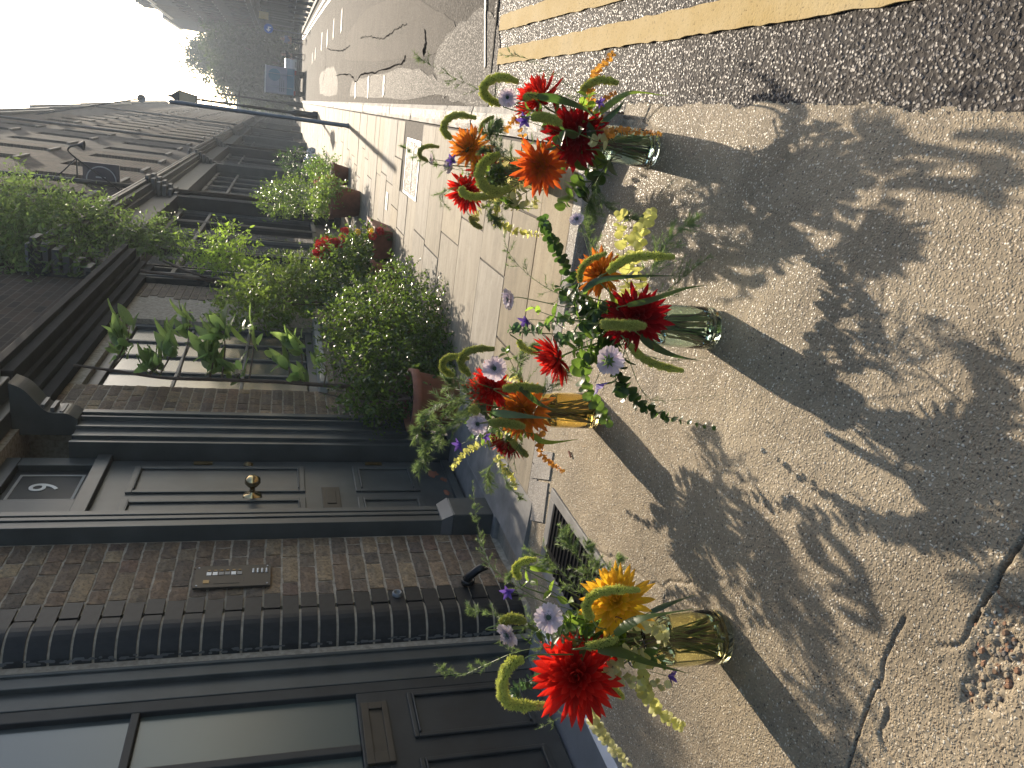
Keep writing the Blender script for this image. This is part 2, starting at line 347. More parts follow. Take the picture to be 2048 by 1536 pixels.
# ================================================================== GROUND
ZR = -0.12                                   # level of the carriageway
def ramp_z(x): return np.where(x < -.78, 0., np.where(x > .17, ZR, ZR*(x+.78)/.95))
def worley(X, Y, cell, seed):
    r = np.random.default_rng(seed); n = 256; jx = r.random((n, n)); jy = r.random((n, n)); hh = r.random((n, n))
    gx = np.floor(X/cell).astype(int); gy = np.floor(Y/cell).astype(int); d1 = np.full(X.shape, 9.); hv = np.zeros(X.shape)
    for a in (-1, 0, 1):
        for b in (-1, 0, 1):
            cx = gx+a; cy_ = gy+b; i = cx % n; j = cy_ % n
            dx = X/cell-(cx+jx[i, j]); dy = Y/cell-(cy_+jy[i, j]); d = dx*dx+dy*dy; k = d < d1
            d1 = np.where(k, d, d1); hv = np.where(k, hh[i, j], hv)
    return np.sqrt(d1), hv
def vnoise(X, Y, scale, seed):
    r = np.random.default_rng(seed); n = 128; g = r.random((n, n)); x = X/scale; y = Y/scale
    i = np.floor(x).astype(int); j = np.floor(y).astype(int); fx = x-i; fy = y-j; fx = fx*fx*(3-2*fx); fy = fy*fy*(3-2*fy)
    return (g[i % n, j % n]*(1-fx)*(1-fy)+g[(i+1) % n, j % n]*fx*(1-fy)+g[i % n, (j+1) % n]*(1-fx)*fy+g[(i+1) % n, (j+1) % n]*fx*fy)
def segdist(X, Y, pts):
    d = np.full(X.shape, 9.)
    for (ax, ay), (bx, by) in zip(pts[:-1], pts[1:]):
        vx, vy = bx-ax, by-ay; t = np.clip(((X-ax)*vx+(Y-ay)*vy)/(vx*vx+vy*vy+1e-9), 0, 1)
        d = np.minimum(d, np.hypot(X-ax-t*vx, Y-ay-t*vy))
    return d
def sheet(name, xs, ys, zf, mat, kind='structure', parent=None):
    X, Y = np.meshgrid(xs, ys); Z = zf(X, Y); nx = len(xs); ny = len(ys)
    v = np.stack([X.ravel(), Y.ravel(), Z.ravel()], 1)
    i = np.arange(nx*ny).reshape(ny, nx); q = np.stack([i[:-1, :-1], i[:-1, 1:], i[1:, 1:], i[1:, :-1]], -1).reshape(-1, 4)
    me = bpy.data.meshes.new(name); me.vertices.add(len(v)); me.vertices.foreach_set('co', v.ravel())
    me.loops.add(q.size); me.loops.foreach_set('vertex_index', q.ravel().astype(np.int32)); me.polygons.add(len(q))
    me.polygons.foreach_set('loop_start', np.arange(0, q.size, 4, dtype=np.int32)); me.polygons.foreach_set('loop_total', np.full(len(q), 4, dtype=np.int32))
    me.materials.append(mat); me.polygons.foreach_set('use_smooth', [True]*len(q)); me.update(calc_edges=True); me.validate()
    o = bpy.data.objects.new(name, me); COL.objects.link(o)
    if parent: o.parent = parent
    if kind: o['kind'] = kind
    return o
gp = lambda L_, z=0: [tuple(gnd(a, b, z)[:2]) for a, b in L_]
joint = gp([(2060, 1010), (1990, 1130), (1935, 1250)]) ; joint2 = gp([(1755, 1365), (1728, 1440), (1695, 1536), (1650, 1640)])
cracks = [gp([(1800, 1240), (1790, 1280), (1768, 1330), (1755, 1370)]), gp([(1755, 1370), (1775, 1410), (1765, 1470), (1790, 1530)]), gp([(1940, 1245), (1915, 1280), (1880, 1300)]), gp([(1985, 1140), (1975, 1180), (1990, 1210)]), gp([(1075, 960), (1110, 1000), (1125, 1060), (1180, 1090), (1260, 1140), (1300, 1170), (1380, 1160)]), gp([(1290, 1120), (1330, 1180), (1330, 1240)]),
          gp([(1240, 225), (1270, 245), (1262, 290)], ZR), gp([(1300, 215), (1290, 245), (1330, 262)], ZR), gp([(1330, 205), (1300, 240)], ZR)]
pot_c = gnd(1985, 1330); 
def ramp_h(X, Y):
    z = ramp_z(X); w1, h1 = worley(X, Y, .009, 1); w2, h2 = worley(X, Y, .02, 2)
    z = z+.0011*np.clip(.62-w1, 0, .5)/.5*(.3+h1)+.004*(vnoise(X, Y, .25, 3)-.5)+.0018*(vnoise(X, Y, .05, 4)-.5)+.0010*(vnoise(X, Y, .011, 6)-.5)
    z += .0007*np.sin((Y*.97+X*.2+.006*vnoise(X, Y, .06, 9))/.011*2*PI)*(vnoise(X, Y, .4, 5) > .35)*vnoise(X, Y, .1, 6)
    for j_, wd, dp in ((joint, .0038, .02), (joint2, .003, .015)):
        z -= dp*np.exp(-(segdist(X+.006*(vnoise(X, Y, .03, 8)-.5), Y, j_)/wd)**4)
    for c_ in cracks: z -= .006*np.exp(-(segdist(X+.02*(vnoise(X, Y, .04, 8)-.5), Y+.02*(vnoise(X, Y, .05, 11)-.5), c_)/.0045)**2)
    d = np.hypot((X-pot_c.x)/.16, (Y-pot_c.y)/.055)+.5*(vnoise(X, Y, .04, 12)-.5); k = 1/(1+np.exp((d-.8)*14))
    w3, h3 = worley(X, Y, .017, 14); z += k*(-.010+.011*np.clip(.7-w3, 0, .7)*(.4+h3))
    z += .0035*np.clip(.5-w3, 0, .5)*(vnoise(X, Y, .5, 21) > .62)*(Y < 1.1)
    # ragged margin where the concrete meets the asphalt
    e = .175+.02*(vnoise(X*0, Y, .08, 31)-.5)+.012*(vnoise(X*0, Y, .02, 32)-.5); z = np.where(X > e, ZR-.02, z)
    # worn skirt along the wall
    z = np.where(X < -1.99, z+.012*vnoise(X, Y, .06, 33), z)
    return z
ramp = sheet('concrete_crossover', np.linspace(-2.5, .2, 620), np.concatenate([np.linspace(.45, 1.6, 300, endpoint=False), np.linspace(1.6, 2.995, 290)]), ramp_h, M_conc)
MB().box(-3, .15, -3, .452, -.4, -.145).obj('concrete_crossover_near', M_conc, kind='structure')
def road_h(X, Y):
    w1, h1 = worley(X, Y, .0115, 41); w2, h2 = worley(X, Y, .006, 42)
    return ZR-.004+.0045*np.clip(.72-w1, 0, .6)*(.45+h1)+.001*np.clip(.6-w2, 0, .5)+.006*(vnoise(X, Y, .4, 43)-.5)
sheet('road_surface', np.linspace(.14, 1.15, 300), np.concatenate([np.linspace(.6, 2.6, 520, endpoint=False), np.linspace(2.6, 5.42, 420)]), road_h, M_asph)
PEB = [plain('pebble_'+n_, c_, .6, 0, .2, 40, .2) for n_, c_ in (('brown', (.20, .12, .07)), ('cream', (.45, .36, .24)), ('grey', (.16, .14, .12)), ('rust', (.30, .16, .09)))]
for q, pm in enumerate(PEB):
    b = MB(); rp = random.Random(q)
    for k in range(34):
        a = rp.uniform(0, 2*PI); d_ = rp.random()**.6; c_ = (pot_c.x+.17*d_*math.cos(a), pot_c.y+.06*d_*math.sin(a)+.02*d_*math.cos(a)); r_ = rp.uniform(.003, .0085); z_ = float(ramp_z(np.array(c_[0])))-.008
        vs = [(c_[0]+r_*math.cos(t)*sc*rp.uniform(.7, 1.2), c_[1]+r_*.8*math.sin(t)*sc*rp.uniform(.7, 1.2), z_+hz_*r_) for sc, hz_ in ((.6, -.6), (1, 0), (.6, .6)) for t in np.linspace(0, 2*PI, 7)[:-1]]
        b.add(vs, [(j*6+i, j*6+(i+1) % 6, j*6+6+(i+1) % 6, j*6+6+i) for j in range(2) for i in range(6)]+[tuple(range(12, 18))])
    b.obj('loose_pebble', pm, ramp, kind='stuff')
# whole carriageway and land
MB().add([(-220, -60, -.16), (220, -60, -.16), (220, 330, -.16), (-220, 330, -.16)], [(0, 1, 2, 3)]).obj('ground', M_asph2, kind='structure')
b = MB(); b.add([(.14, 5.42, ZR-.002), (9, 5.42, ZR-.002), (9, 190, ZR-.002), (.14, 190, ZR-.002)], [(0, 1, 2, 3)]); b.obj('road', M_asph2, kind='structure')
# darker and lighter repair patches of the carriageway
M_patch = stonemat('asphalt_patch', .016, [(.05, .046, .044), (.09, .08, .074), (.15, .135, .12)], (.045, .04, .036), .8, .6, .005, bstr=.8, spec=.12)
M_patch2 = stonemat('asphalt_patch_light', .02, [(.09, .08, .07), (.15, .135, .115), (.12, .11, .095)], (.062, .053, .044), .7, .8, .004, bstr=.6, spec=.06)
def patch(pp, mat, z, name='road_patch'):
    P = [gnd(a, b_, ZR) for a, b_ in pp]; P = spline(P+[P[0]], 40)[:-1]
    P = [p+Vector((random.uniform(-.03, .03), random.uniform(-.12, .12)*min(1, p.y/20), 0)) for p in P]
    MB().add([(p.x, p.y, z) for p in P], [tuple(range(len(P)))]).obj(name, mat, kind='structure')
patch([(905, 203), (985, 200), (985, 20), (905, 60), (870, 120), (880, 180)], M_patch, ZR+.003)
patch([(700, 190), (860, 195), (865, 150), (800, 140), (740, 150), (705, 165)], M_patch, ZR+.004)
patch([(640, 188), (672, 190), (668, 135), (640, 150)], M_patch, ZR+.003)
patch([(690, 120), (860, 110), (880, 20), (760, 5), (700, 60)], M_patch2, ZR+.002)
# painted lines
M_seam = plain('tar_seam', (.022, .019, .017), 1, 0, .3, 20, 0, 0)
def seam(pp, wd=.02):
    P = spline([gnd(a, b_, ZR) for a, b_ in pp], 40); P = [p+Vector((random.uniform(-.02, .02), random.uniform(-.05, .05), 0)) for p in P]; vs = []
    for i, p in enumerate(P): w_ = wd*random.uniform(.4, 1.2); vs += [(p.x-w_/2, p.y-w_, ZR+.005), (p.x+w_/2, p.y+w_, ZR+.005)]
    MB().add(vs, [(2*i, 2*i+1, 2*i+3, 2*i+2) for i in range(len(P)-1)]).obj('road_seam', M_seam, kind='structure')
seam([(722, 76), (735, 72), (765, 76), (790, 60), (815, 48)]); seam([(672, 150), (700, 150), (712, 164), (722, 150), (750, 145), (800, 128), (812, 112)], .03)
seam([(655, 98), (680, 102), (700, 92)], .03); seam([(850, 60), (852, 90), (846, 110)], .05); seam([(645, 170), (652, 125), (650, 100)], .04)
def strip(name, pts, wd, z, mat, n=60, wob=.004, y_end=None):
    P = spline([Vector((x, y, 0)) for x, y in pts], n); vs = []
    for i, p in enumerate(P):
        t = (P[min(i+1, n-1)]-P[max(i-1, 0)]).normalized(); s = Vector((-t.y, t.x, 0)); k = random.uniform(-wob, wob); k2 = random.uniform(-wob, wob)
        for u in (-1, 1): vs.append(p+s*(wd/2*u+(k if u < 0 else k2))+Vector((0, 0, z)))
    m = MB().add([tuple(v) for v in vs], [(2*i, 2*i+1, 2*i+3, 2*i+2) for i in range(n-1)])
    o = m.obj(name, mat, kind='structure'); s_ = o.modifiers.new('thick', 'SOLIDIFY'); s_.thickness = .006; s_.offset = -1; return o
strip('yellow_line', [(.46, .5), (.44, 1.6), (.44, 2.6), (.445, 3.8), (.45, 5.15)], .095, ZR+.0045, M_yellow, 90)
strip('yellow_line', [(.70, .5), (.655, 1.8), (.625, 3.), (.64, 4.2), (.655, 5.2)], .095, ZR+.0045, M_yellow, 90)
strip('yellow_line_end', [(.36, 5.30), (.9, 5.34)], .03, ZR+.003, M_patch2, 12)
strip('white_line', [(.40, 5.47), (.7, 5.62), (1.1, 5.80), (1.6, 6.0)], .028, ZR+.006, M_wline, 20, .002)
for yy, x0, x1 in ((13.5, .22, .55), (16, .22, .5), (11.3, .25, .5)): strip('white_mark', [(x0, yy), (x1, yy+.1)], .12, ZR+.008, M_wline, 8, .02)
strip('white_dash', [tuple(gnd(645, 65, ZR)[:2]), tuple(gnd(643, 101, ZR)[:2])], .35, ZR+.008, M_wline, 8, .02)
for px, py in ((684, 42), (668, 58), (655, 78), (631, 108), (625, 117)):
    g_ = gnd(px, py, ZR); strip('white_dash', [(g_.x-.25, g_.y-.1), (g_.x+.25, g_.y+.1)], .3, ZR+.008, M_wline, 6, .02)
# opposite footway
b = MB(); K = [(3.6, 20), (4.4, 38), (5.5, 67), (6.3, 90), (7.6, 190)]
P0 = [(x, y) for x, y in K]; b.prism(P0+[(60, 190), (60, 20)], -.16, -.02); b.obj('opposite_pavement', M_slab, kind='structure')
strip('opposite_yellow_line', [(x-.35, y) for x, y in K], .12, ZR+.01, M_wline, 30, .01)
strip('opposite_yellow_line', [(x-.65, y) for x, y in K], .12, ZR+.01, M_wline, 30, .01)

# pavement with its slabs
pav = MB().box(-2.6, -.03, 3.04, 60, -.35, -.007).obj('pavement', M_joint, kind='structure')
random.seed(3)
edges = [3.10, 3.52, 3.98, 4.56, 5.2, 5.85, 6.5, 7.12]
while edges[-1] < 60: edges.append(edges[-1]+random.uniform(.5, .66))
many = MB(); npart = 0
for r in range(len(edges)-1):
    y0, y1 = edges[r]+.003, edges[r+1]-.003; x = -2.6
    xs = [-2.62]
    x = -2.62+random.uniform(.25, .8)
    while x < -.25: xs.append(x); x += random.uniform(.5, .95)
    xr = -.035
    xs.append(xr)
    for x0, x1 in zip(xs[:-1], xs[1:]):
        zt = random.uniform(-.0025, .0025); tilt = random.uniform(-.003, .003)
        a0, a1 = x0+.0025, x1-.0025
        if 7.1 < (y0+y1)/2 < 8.0 and a1 > -.72 and a0 < -.2:
            if a0 < -.9: a1 = -.74
            elif a0 > -.74: continue
            else: a1 = -.74
            if a1-a0 < .05: continue
        v = [(a0, y0, -.02), (a1, y0, -.02), (a1, y1, -.02), (a0, y1, -.02)]
        e = .004; t = [(a0+e, y0+e, zt), (a1-e, y0+e, zt+tilt), (a1-e, y1-e, zt+tilt), (a0+e, y1-e, zt)]
        fs = [(4, 5, 6, 7), (0, 1, 5, 4), (1, 2, 6, 5), (2, 3, 7, 6), (3, 0, 4, 7)]
        if y0 < 16 and npart < 150:
            cx, cy_ = (a0+a1)/2, (y0+y1)/2
            m = MB().add([(p[0]-cx, p[1]-cy_, p[2]) for p in v+t], fs); o = bpy.data.objects.new('paving_slab', m.mesh('paving_slab', M_slab)); COL.objects.link(o); o.location = (cx, cy_, 0); o.parent = pav; npart += 1
        else: many.add(v+t, fs)
o = many.obj('far_paving_slab', M_slab, pav, kind='stuff')
# inspection cover with pebble infill
cov = thing('inspection_cover', 'rectangular metal framed cover with glittering pebble infill set in the pavement', 'manhole cover', (-.46, 7.55, 0))
b = MB()
for q in ((-.73, -.19, 7.14, 7.165), (-.73, -.19, 7.955, 7.98), (-.73, -.705, 7.165, 7.955), (-.215, -.19, 7.165, 7.955), (-.705, -.215, 7.54, 7.55)): b.box(*q, -.02, .004)
b.obj('frame', M_lead, cov); MB().box(-.705, -.215, 7.165, 7.955, -.02, -.001).obj('infill', M_pebble, cov)
c_ = gnd(774, 402); cv = thing('stopcock_cover', 'small narrow metal cover plate let into the paving slabs near the pots', 'access cover', (c_.x, c_.y, 0))
MB().box(c_.x-.10, c_.x+.10, c_.y-.09, c_.y+.09, .0035, .006).obj('plate', M_lead, cv); MB().box(c_.x-.085, c_.x+.085, c_.y-.05, c_.y+.05, .006, .0075).obj('lid', M_pebble, cv)
# kerb
kerb = bpy.data.objects.new('kerb', None); COL.objects.link(kerb); kerb['kind'] = 'structure'
y = 2.98; k = 0; far = MB()
while y < 60:
    L_ = random.choice((.28, .42, .55, .9)) if y < 14 else random.uniform(.6, 1.)
    zt = random.uniform(-.004, .004); nx_, ny_ = 5, max(4, int(L_/.05)) if y < 12 else 2
    xs = np.linspace(-.02, .13, nx_); ys = np.linspace(y+.005, y+L_-.005, ny_); X, Y = np.meshgrid(xs, ys); Z = zt+.006*(rng.random(X.shape)-.5)
    Z[:, -1] -= .012; Z[:, 0] -= .006; Z[0, :] -= .008; Z[-1, :] -= .008
    v = [(a, b2, c2) for a, b2, c2 in zip(X.ravel(), Y.ravel(), Z.ravel())]; f = [(j*nx_+i, j*nx_+i+1, (j+1)*nx_+i+1, (j+1)*nx_+i) for j in range(ny_-1) for i in range(nx_-1)]
    base = [(xs[0], ys[0], -.3), (xs[-1], ys[0], -.3), (xs[-1], ys[-1], -.3), (xs[0], ys[-1], -.3)]; n0 = len(v)
    cs = [0, nx_-1, nx_*ny_-1, nx_*(ny_-1)]
    f += [(n0+i, n0+(i+1) % 4, cs[(i+1) % 4], cs[i]) for i in range(4)]
    if y < 22: MB().add(v+base, f).obj('kerb_stone', M_gran, kerb, bevel=0)
    else: far.add(v+base, f)
    y += L_
far.obj('far_kerb_stone', M_gran, kerb, kind='stuff')
# edging of the raised footway where the crossover drops away
edge = bpy.data.objects.new('pavement_edging', None); COL.objects.link(edge); edge['kind'] = 'structure'
x = -2.1
for L_ in (.62, .7, .75):
    m = MB(); n_ = 14
    xs = np.linspace(x+.003, x+L_-.003, n_); row = []
    for a in xs: row.append((a, 2.998+random.uniform(-.004, .004)))
    v = []; f = []
    for i, (a, yy) in enumerate(row):
        v += [(a, yy, -.2), (a, yy, -.006+random.uniform(-.002, .001)), (a, yy+.006, .001), (a, 3.098, .002), (a, 3.098, -.2)]
    for i in range(n_-1):
        for k in range(4): f.append((i*5+k, (i+1)*5+k, (i+1)*5+k+1, i*5+k+1))
    f += [(0, 1, 2, 3, 4), tuple(reversed([5*(n_-1)+q for q in range(5)]))]
    m.add(v, f).obj('edging_stone', M_gran, edge); x += L_

# ================================================================== NEAR HOUSE
XW, XD = -2.1, -2.2
house = thing('brick_house', 'nearest house of sooty brown stock brick with dark doors and black painted quoins', 'house', (XW, 3, 0))
b = MB(); XC = XW-.012
b.box(-2.9, XC, 2.94, 3.52, -.2, 2.75); b.box(-2.9, XC, 5.03, 5.68, -.2, 2.75); b.box(-2.9, XC, 7.5, 8.95, -.2, 2.75); b.box(-2.9, XC, 5.68, 7.5, -.2, .80)
b.box(-2.9, XC, 3.52, 5.03, 2.68, 2.75); b.box(-2.9, XC, 5.68, 7.5, 2.52, 2.75); b.box(-2.9, XC-.09, 2.72, 2.94, -.2, 2.75)
b.lathe([(.1135, -.2), (.1135, 2.75)], 24, (-2.22, 2.87, 0))
b.obj('wall', M_mortar, house)
b = MB(); b.box(-6, XC, -3, 8.95, 2.75, 11); b.box(-6, -2.9, -3, 8.95, -.2, 2.75); b.obj('upper_wall', M_fbrick, house)
COURSE = .079
def brickmesh(L_, H_=.069, D_=.03, seed=0):
    r = random.Random(seed); n = 4; v = []; 
    # front face grid, slightly uneven, chamfered edge ring
    ys = np.linspace(-L_/2, L_/2, n+1); zs = np.linspace(-H_/2, H_/2, 3)
    for z in zs:
        for y_ in ys:
            edge_ = (abs(y_) > L_/2-1e-6) or (abs(z) > H_/2-1e-6)
            v.append((D_/2-(.004 if edge_ else 0)+r.uniform(-.0022, .0022), y_+(r.uniform(-.003, .003) if edge_ else 0), z+(r.uniform(-.003, .003) if edge_ else 0)))
    f = [(j*(n+1)+i, j*(n+1)+i+1, (j+1)*(n+1)+i+1, (j+1)*(n+1)+i) for j in range(2) for i in range(n)]
    o = len(v); v += [(-D_/2, -L_/2, -H_/2), (-D_/2, L_/2, -H_/2), (-D_/2, L_/2, H_/2), (-D_/2, -L_/2, H_/2)]
    ring = list(range(0, n+1)); f.append(tuple(reversed([o, o+1]))+tuple(ring) if False else (o+1, o)+tuple(ring))
    top = list(range(2*(n+1), 3*(n+1))); f.append((o+3, o+2)+tuple(reversed(top)))
    f.append((o, o+3, 2*(n+1), n+1, 0)); f.append((o+2, o+1, n, 2*n+1, 3*n+2))
    return MB().add(v, f).mesh('brick', M_brick)
BM = {}
def getbrick(L_, mat=M_brick):
    k = (round(L_/.012), mat.name, random.randrange(3))
    if k not in BM:
        me = brickmesh(k[0]*.012, seed=hash(k[2])+k[0]); me.materials[0] = mat; BM[k] = me
    return BM[k]
nb = 0
def brickrow(y0, y1, z, start, painted=lambda y: False):
    global nb
    y = y0; seq = start
    while y < y1-.03:
        L_ = (.215 if seq else .1025); seq = not seq
        L_ = min(L_, y1-y)
        if y1-y-L_ < .06: L_ = y1-y
        cy_ = y+L_/2; mat = M_brickb if painted(cy_) else M_brick
        inst('brick', getbrick(L_-.009, mat), house, Matrix.Translation((XC-house.location.x-.0095+random.uniform(0, .004), cy_-house.location.y, z)) @ Matrix.Rotation(random.uniform(-.008, .008), 4, 'X')); nb += 1
        y += L_
def cornerbrick(two):
    out = []; H_ = .0345
    def seg(path):
        v = []; f = []; n = len(path)
        for (x, y_) in path: v += [(x, y_, -H_), (x, y_, H_)]
        for (x, y_) in reversed(path):
            pass
        f = [(2*i, 2*i+2, 2*i+3, 2*i+1) for i in range(n-1)]
        o = len(v); cxy = (-2.25, 2.92)
        for (x, y_) in path:
            dx, dy = x-cxy[0], y_-cxy[1]; l_ = math.hypot(dx, dy); v += [(x-dx/l_*.03, y_-dy/l_*.03, -H_), (x-dx/l_*.03, y_-dy/l_*.03, H_)]
        f += [(2*i+1, 2*i+3, o+2*i+3, o+2*i+1) for i in range(n-1)]+[(2*i+2, 2*i, o+2*i, o+2*i+2) for i in range(n-1)]
        f += [(0, 1, o+1, o), (o+2*n-2, o+2*n-1, 2*n-1, 2*n-2)]
        m = MB().add(v, f).mesh('corner_brick', M_brickb, False); return m
    arc = [(-2.22+.118*math.cos(a), 2.87-.118*math.sin(a)) for a in np.linspace(PI/2, 0, 9)]
    A = seg([(-2.26, 2.752)]+arc+[(-2.102, 2.905 if two else 3.0)]); out.append(A)
    if two: out.append(seg([(-2.102, 2.915), (-2.102, 2.96), (-2.102, 3.02)]))
    return out
CB = [cornerbrick(True), cornerbrick(False)]
NC = 33
for i in range(NC):
    z = .03+COURSE*(i+.5)
    two = i % 2 == 0
    for me in CB[0 if two else 1]:
        o = inst('corner_brick', me, house, Matrix.Translation((-house.location.x+random.uniform(-.002, .002), -house.location.y, z))); nb += 1
    brickrow(3.03 if two else 3.01, 3.50, z, two)
    brickrow(5.05, 5.68, z, not two)
for i in range(9, 28):
    z = .03+COURSE*(i+.5)
    if nb < 296: brickrow(7.62, 8.3 if i % 2 else 8.2, z, i % 2 == 0)
b = MB()
for i in range(NC):
    z = .03+COURSE*(i+.5); y = 8.3+random.uniform(0, .1)
    while y < 8.9: L_ = min(random.choice((.206, .094)), 8.94-y); b.box(XC, XC+.008, y, y+L_, z-.034, z+.034); y += L_+.01
    y = 5.7
    while i < 9 and y < 8.3: L_ = random.choice((.206, .094)); b.box(XC, XC+.008, y, y+L_, z-.034, z+.034); y += L_+.01
b.obj('lower_brickwork', M_brick, house, kind='stuff')
# rendered grime strip at the foot of the pier, air brick bits
b = MB()
for k in range(26):
    y = random.uniform(2.8, 3.5); b.add([(p.x, p.y, p.z) for p in [Vector((-2.075+random.uniform(-.02, .02), y, .0))+jit(.015) for _ in range(6)]], [(0, 1, 2), (3, 4, 5), (0, 2, 4)])
# pilasters and door surround
def moulded(y0, prof, z0, z1, name='pilaster', mat=M_paint, par=house, bev=.002):
    """prof: list of (width, projection) strips from y0 upward in y"""
    pts = [(y0, -.2)]; y = y0
    for wd, pr in prof: pts += [(y, pr), (y+wd, pr)]; y += wd
    pts.append((y, -.2))
    poly = [(XW+p, yy) for yy, p in pts]
    return MB().prism(poly, z0, z1).obj(name, mat, par, bevel=bev)
pl = moulded(3.505, [(.022, .078), (.008, .06), (.045, .066), (.008, .055), (.03, .072), (.01, .06), (.04, .075), (.02, .05), (.03, .02)], .30, 2.42)
MB().box(-2.3, -1.985, 3.495, 3.69, -.02, .25).obj('base_block', M_paint, pl, bevel=.006)
b = MB(); b.add([(-2.3, 3.495, .252), (-1.985, 3.495, .252), (-1.985, 3.69, .252), (-2.3, 3.69, .252), (-2.3, 3.505, .31), (-2.02, 3.505, .31), (-2.02, 3.68, .31), (-2.3, 3.68, .31)], [(0, 1, 5, 4), (1, 2, 6, 5), (2, 3, 7, 6), (4, 5, 6, 7), (0, 3, 2, 1)]); b.obj('base_slope', M_grey, pl)
pr_ = moulded(4.63, [(.025, .01), (.05, -.005), (.02, .02), (.09, .012), (.02, .035), (.10, .02), (.02, .05), (.03, .035), (.05, .06)], -.02, 2.36)
MB().box(-2.3, -1.99, 4.86, 5.045, -.02, .24).obj('base_block', M_paint, pr_, bevel=.006)
def console(y0, y1, z0, z1, par, mat=M_paint, proj=.24):
    prof = []; n = 22
    for i in range(n+1):
        t = i/n; x = .06+proj*(t**1.6)+.022*math.sin(t*PI*3.2); prof.append((XW+x, z0+(z1-z0)*t))
    v = []; f = []
    for (x, z) in prof: v += [(x, y0, z), (x, y1, z)]
    for i in range(n): f.append((2*i, 2*i+1, 2*i+3, 2*i+2))
    o = len(v)
    for (x, z) in prof: v += [(XW-.05, y0, z), (XW-.05, y1, z)]
    for i in range(n): f += [(2*i, 2*i+2, o+2*i+2, o+2*i), (2*i+1, o+2*i+1, o+2*i+3, 2*i+3)]
    f += [(2*n, 2*n+1, o+2*n+1, o+2*n), (0, o, o+1, 1)]
    return MB().add(v, f).obj('console_bracket', mat, par)
for yy in (3.50, 4.86):
    c_ = console(yy, yy+.17, 2.42 if yy < 4 else 2.36, 2.72, house)
    for k in range(3): MB().box(XW+.06, XW+.105+.02*k, yy+.02, yy+.15, 2.44+.05*k, 2.462+.05*k).obj('rib', M_grey, c_)
b = MB(); b.box(-2.3, XW+.10, 3.4, 5.12, 2.725, 2.80); b.box(-2.3, XW+.22, 3.36, 5.16, 2.80, 2.86); b.box(-2.3, XW+.30, 3.32, 5.2, 2.86, 2.93); b.obj('door_hood', M_paint, house, bevel=.006)
# long fascia cornice over the window
b = MB()
for k, (pj, z0, z1) in enumerate(((.06, 2.60, 2.68), (.10, 2.683, 2.75), (.15, 2.753, 2.79), (.24, 2.793, 2.87), (.28, 2.873, 2.93))): b.box(-2.3, XW+pj, 5.21, 9.6, z0, z1)
b.obj('fascia_cornice', M_soot, house, bevel=.004)
def box_part(name, par, mat, *a, bev=.003): return MB().box(*a).obj(name, mat, par, bevel=bev)
# door number nine
door = MB().box(XD-.05, XD, 3.68, 4.60, .035, 2.12).obj('door', M_paint, house, bevel=.003)
def panel(par, y0, y1, z0, z1, xd, mat, t=.035):
    b = MB()
    for q in ((y0, y1, z0, z0+t), (y0, y1, z1-t, z1), (y0, y0+t, z0+t, z1-t), (y1-t, y1, z0+t, z1-t)): b.box(xd, xd+.012, *q)
    for q in ((y0+t, y1-t, z0+t, z0+t+.008), (y0+t, y1-t, z1-t-.008, z1-t)): b.box(xd, xd+.02, *q)
    return b.obj('raised_panel', mat, par, bevel=.004)
for (y0, y1, z0, z1) in ((3.75, 4.09, 1.0, 1.98), (4.17, 4.51, 1.0, 1.98), (3.75, 4.09, .30, .70), (4.17, 4.51, .30, .70)): panel(door, y0, y1, z0, z1, XD, M_paint)
kn = MB(); cx, cy_, cz = XD, 4.13, 1.30
kn.lathe([(.0, .0), (.055, .0), (.05, .012), (.018, .018), (.014, .06), (.03, .07), (.045, .09), (.042, .115), (.022, .13), (0, .134)], 20, (cx, cy_, cz), 'x'); kn.obj('door_knob', M_brassb, door, True)
lb = MB().box(XD, XD+.012, 3.96, 4.22, .80, .905).obj('letterbox', M_bronze, door, bevel=.003)
box_part('flap', lb, M_bronze, XD+.012, XD+.017, 4.01, 4.17, .825, .88)
for zc in (1.60, .55):
    l_ = MB().box(XD, XD+.014, 4.545, 4.572, zc-.05, zc+.06).obj('lock_plate', M_brass, door, bevel=.002)
l_ = MB().lathe([(0, 0), (.03, 0), (.028, .012), (.012, .02), (0, .022)], 16, (XD, 4.545, 1.34), 'x').obj('latch', M_brass, door, True)
box_part('weather_board', door, M_paint, XD, XD+.03, 3.70, 4.58, .05, .10)
# paint loss at the foot of the door
b = MB(); r2 = random.Random(5)
for (yc, zc, s) in ((4.15, .13, .035), (4.42, .17, .05), (4.33, .12, .03)):
    P = [(XD+.0015, yc+s*1.3*math.cos(a)*r2.uniform(.3, 1.2), zc+s*.8*math.sin(a)*r2.uniform(.3, 1.2)) for a in np.linspace(0, 2*PI, 14, endpoint=False)]
    b.add(P, [tuple(range(14))])
b.obj('bare_patch', M_terra, door)
tr = MB().box(XD-.05, XD+.035, 3.68, 4.62, 2.122, 2.20).obj('transom', M_paint, house, bevel=.004)
fl = MB(); fl.box(XD-.05, XD+.01, 3.68, 4.10, 2.203, 2.60); fl.box(XD-.05, XD+.01, 4.52, 4.62, 2.203, 2.60); fl.box(XD-.05, XD+.01, 3.68, 4.62, 2.603, 2.68); fl = fl.obj('fanlight_frame', M_paint, house, bevel=.003)
MB().box(XD-.04, XD-.03, 4.10, 4.52, 2.203, 2.60).obj('pane', M_paint2, fl)
b = MB()
for q in ((4.155, 4.465, 2.235, 2.25), (4.155, 4.465, 2.555, 2.57), (4.155, 4.17, 2.25, 2.555), (4.45, 4.465, 2.25, 2.555)): b.box(XD-.029, XD-.026, *q)
b.obj('gilt_border', M_paintL, fl)
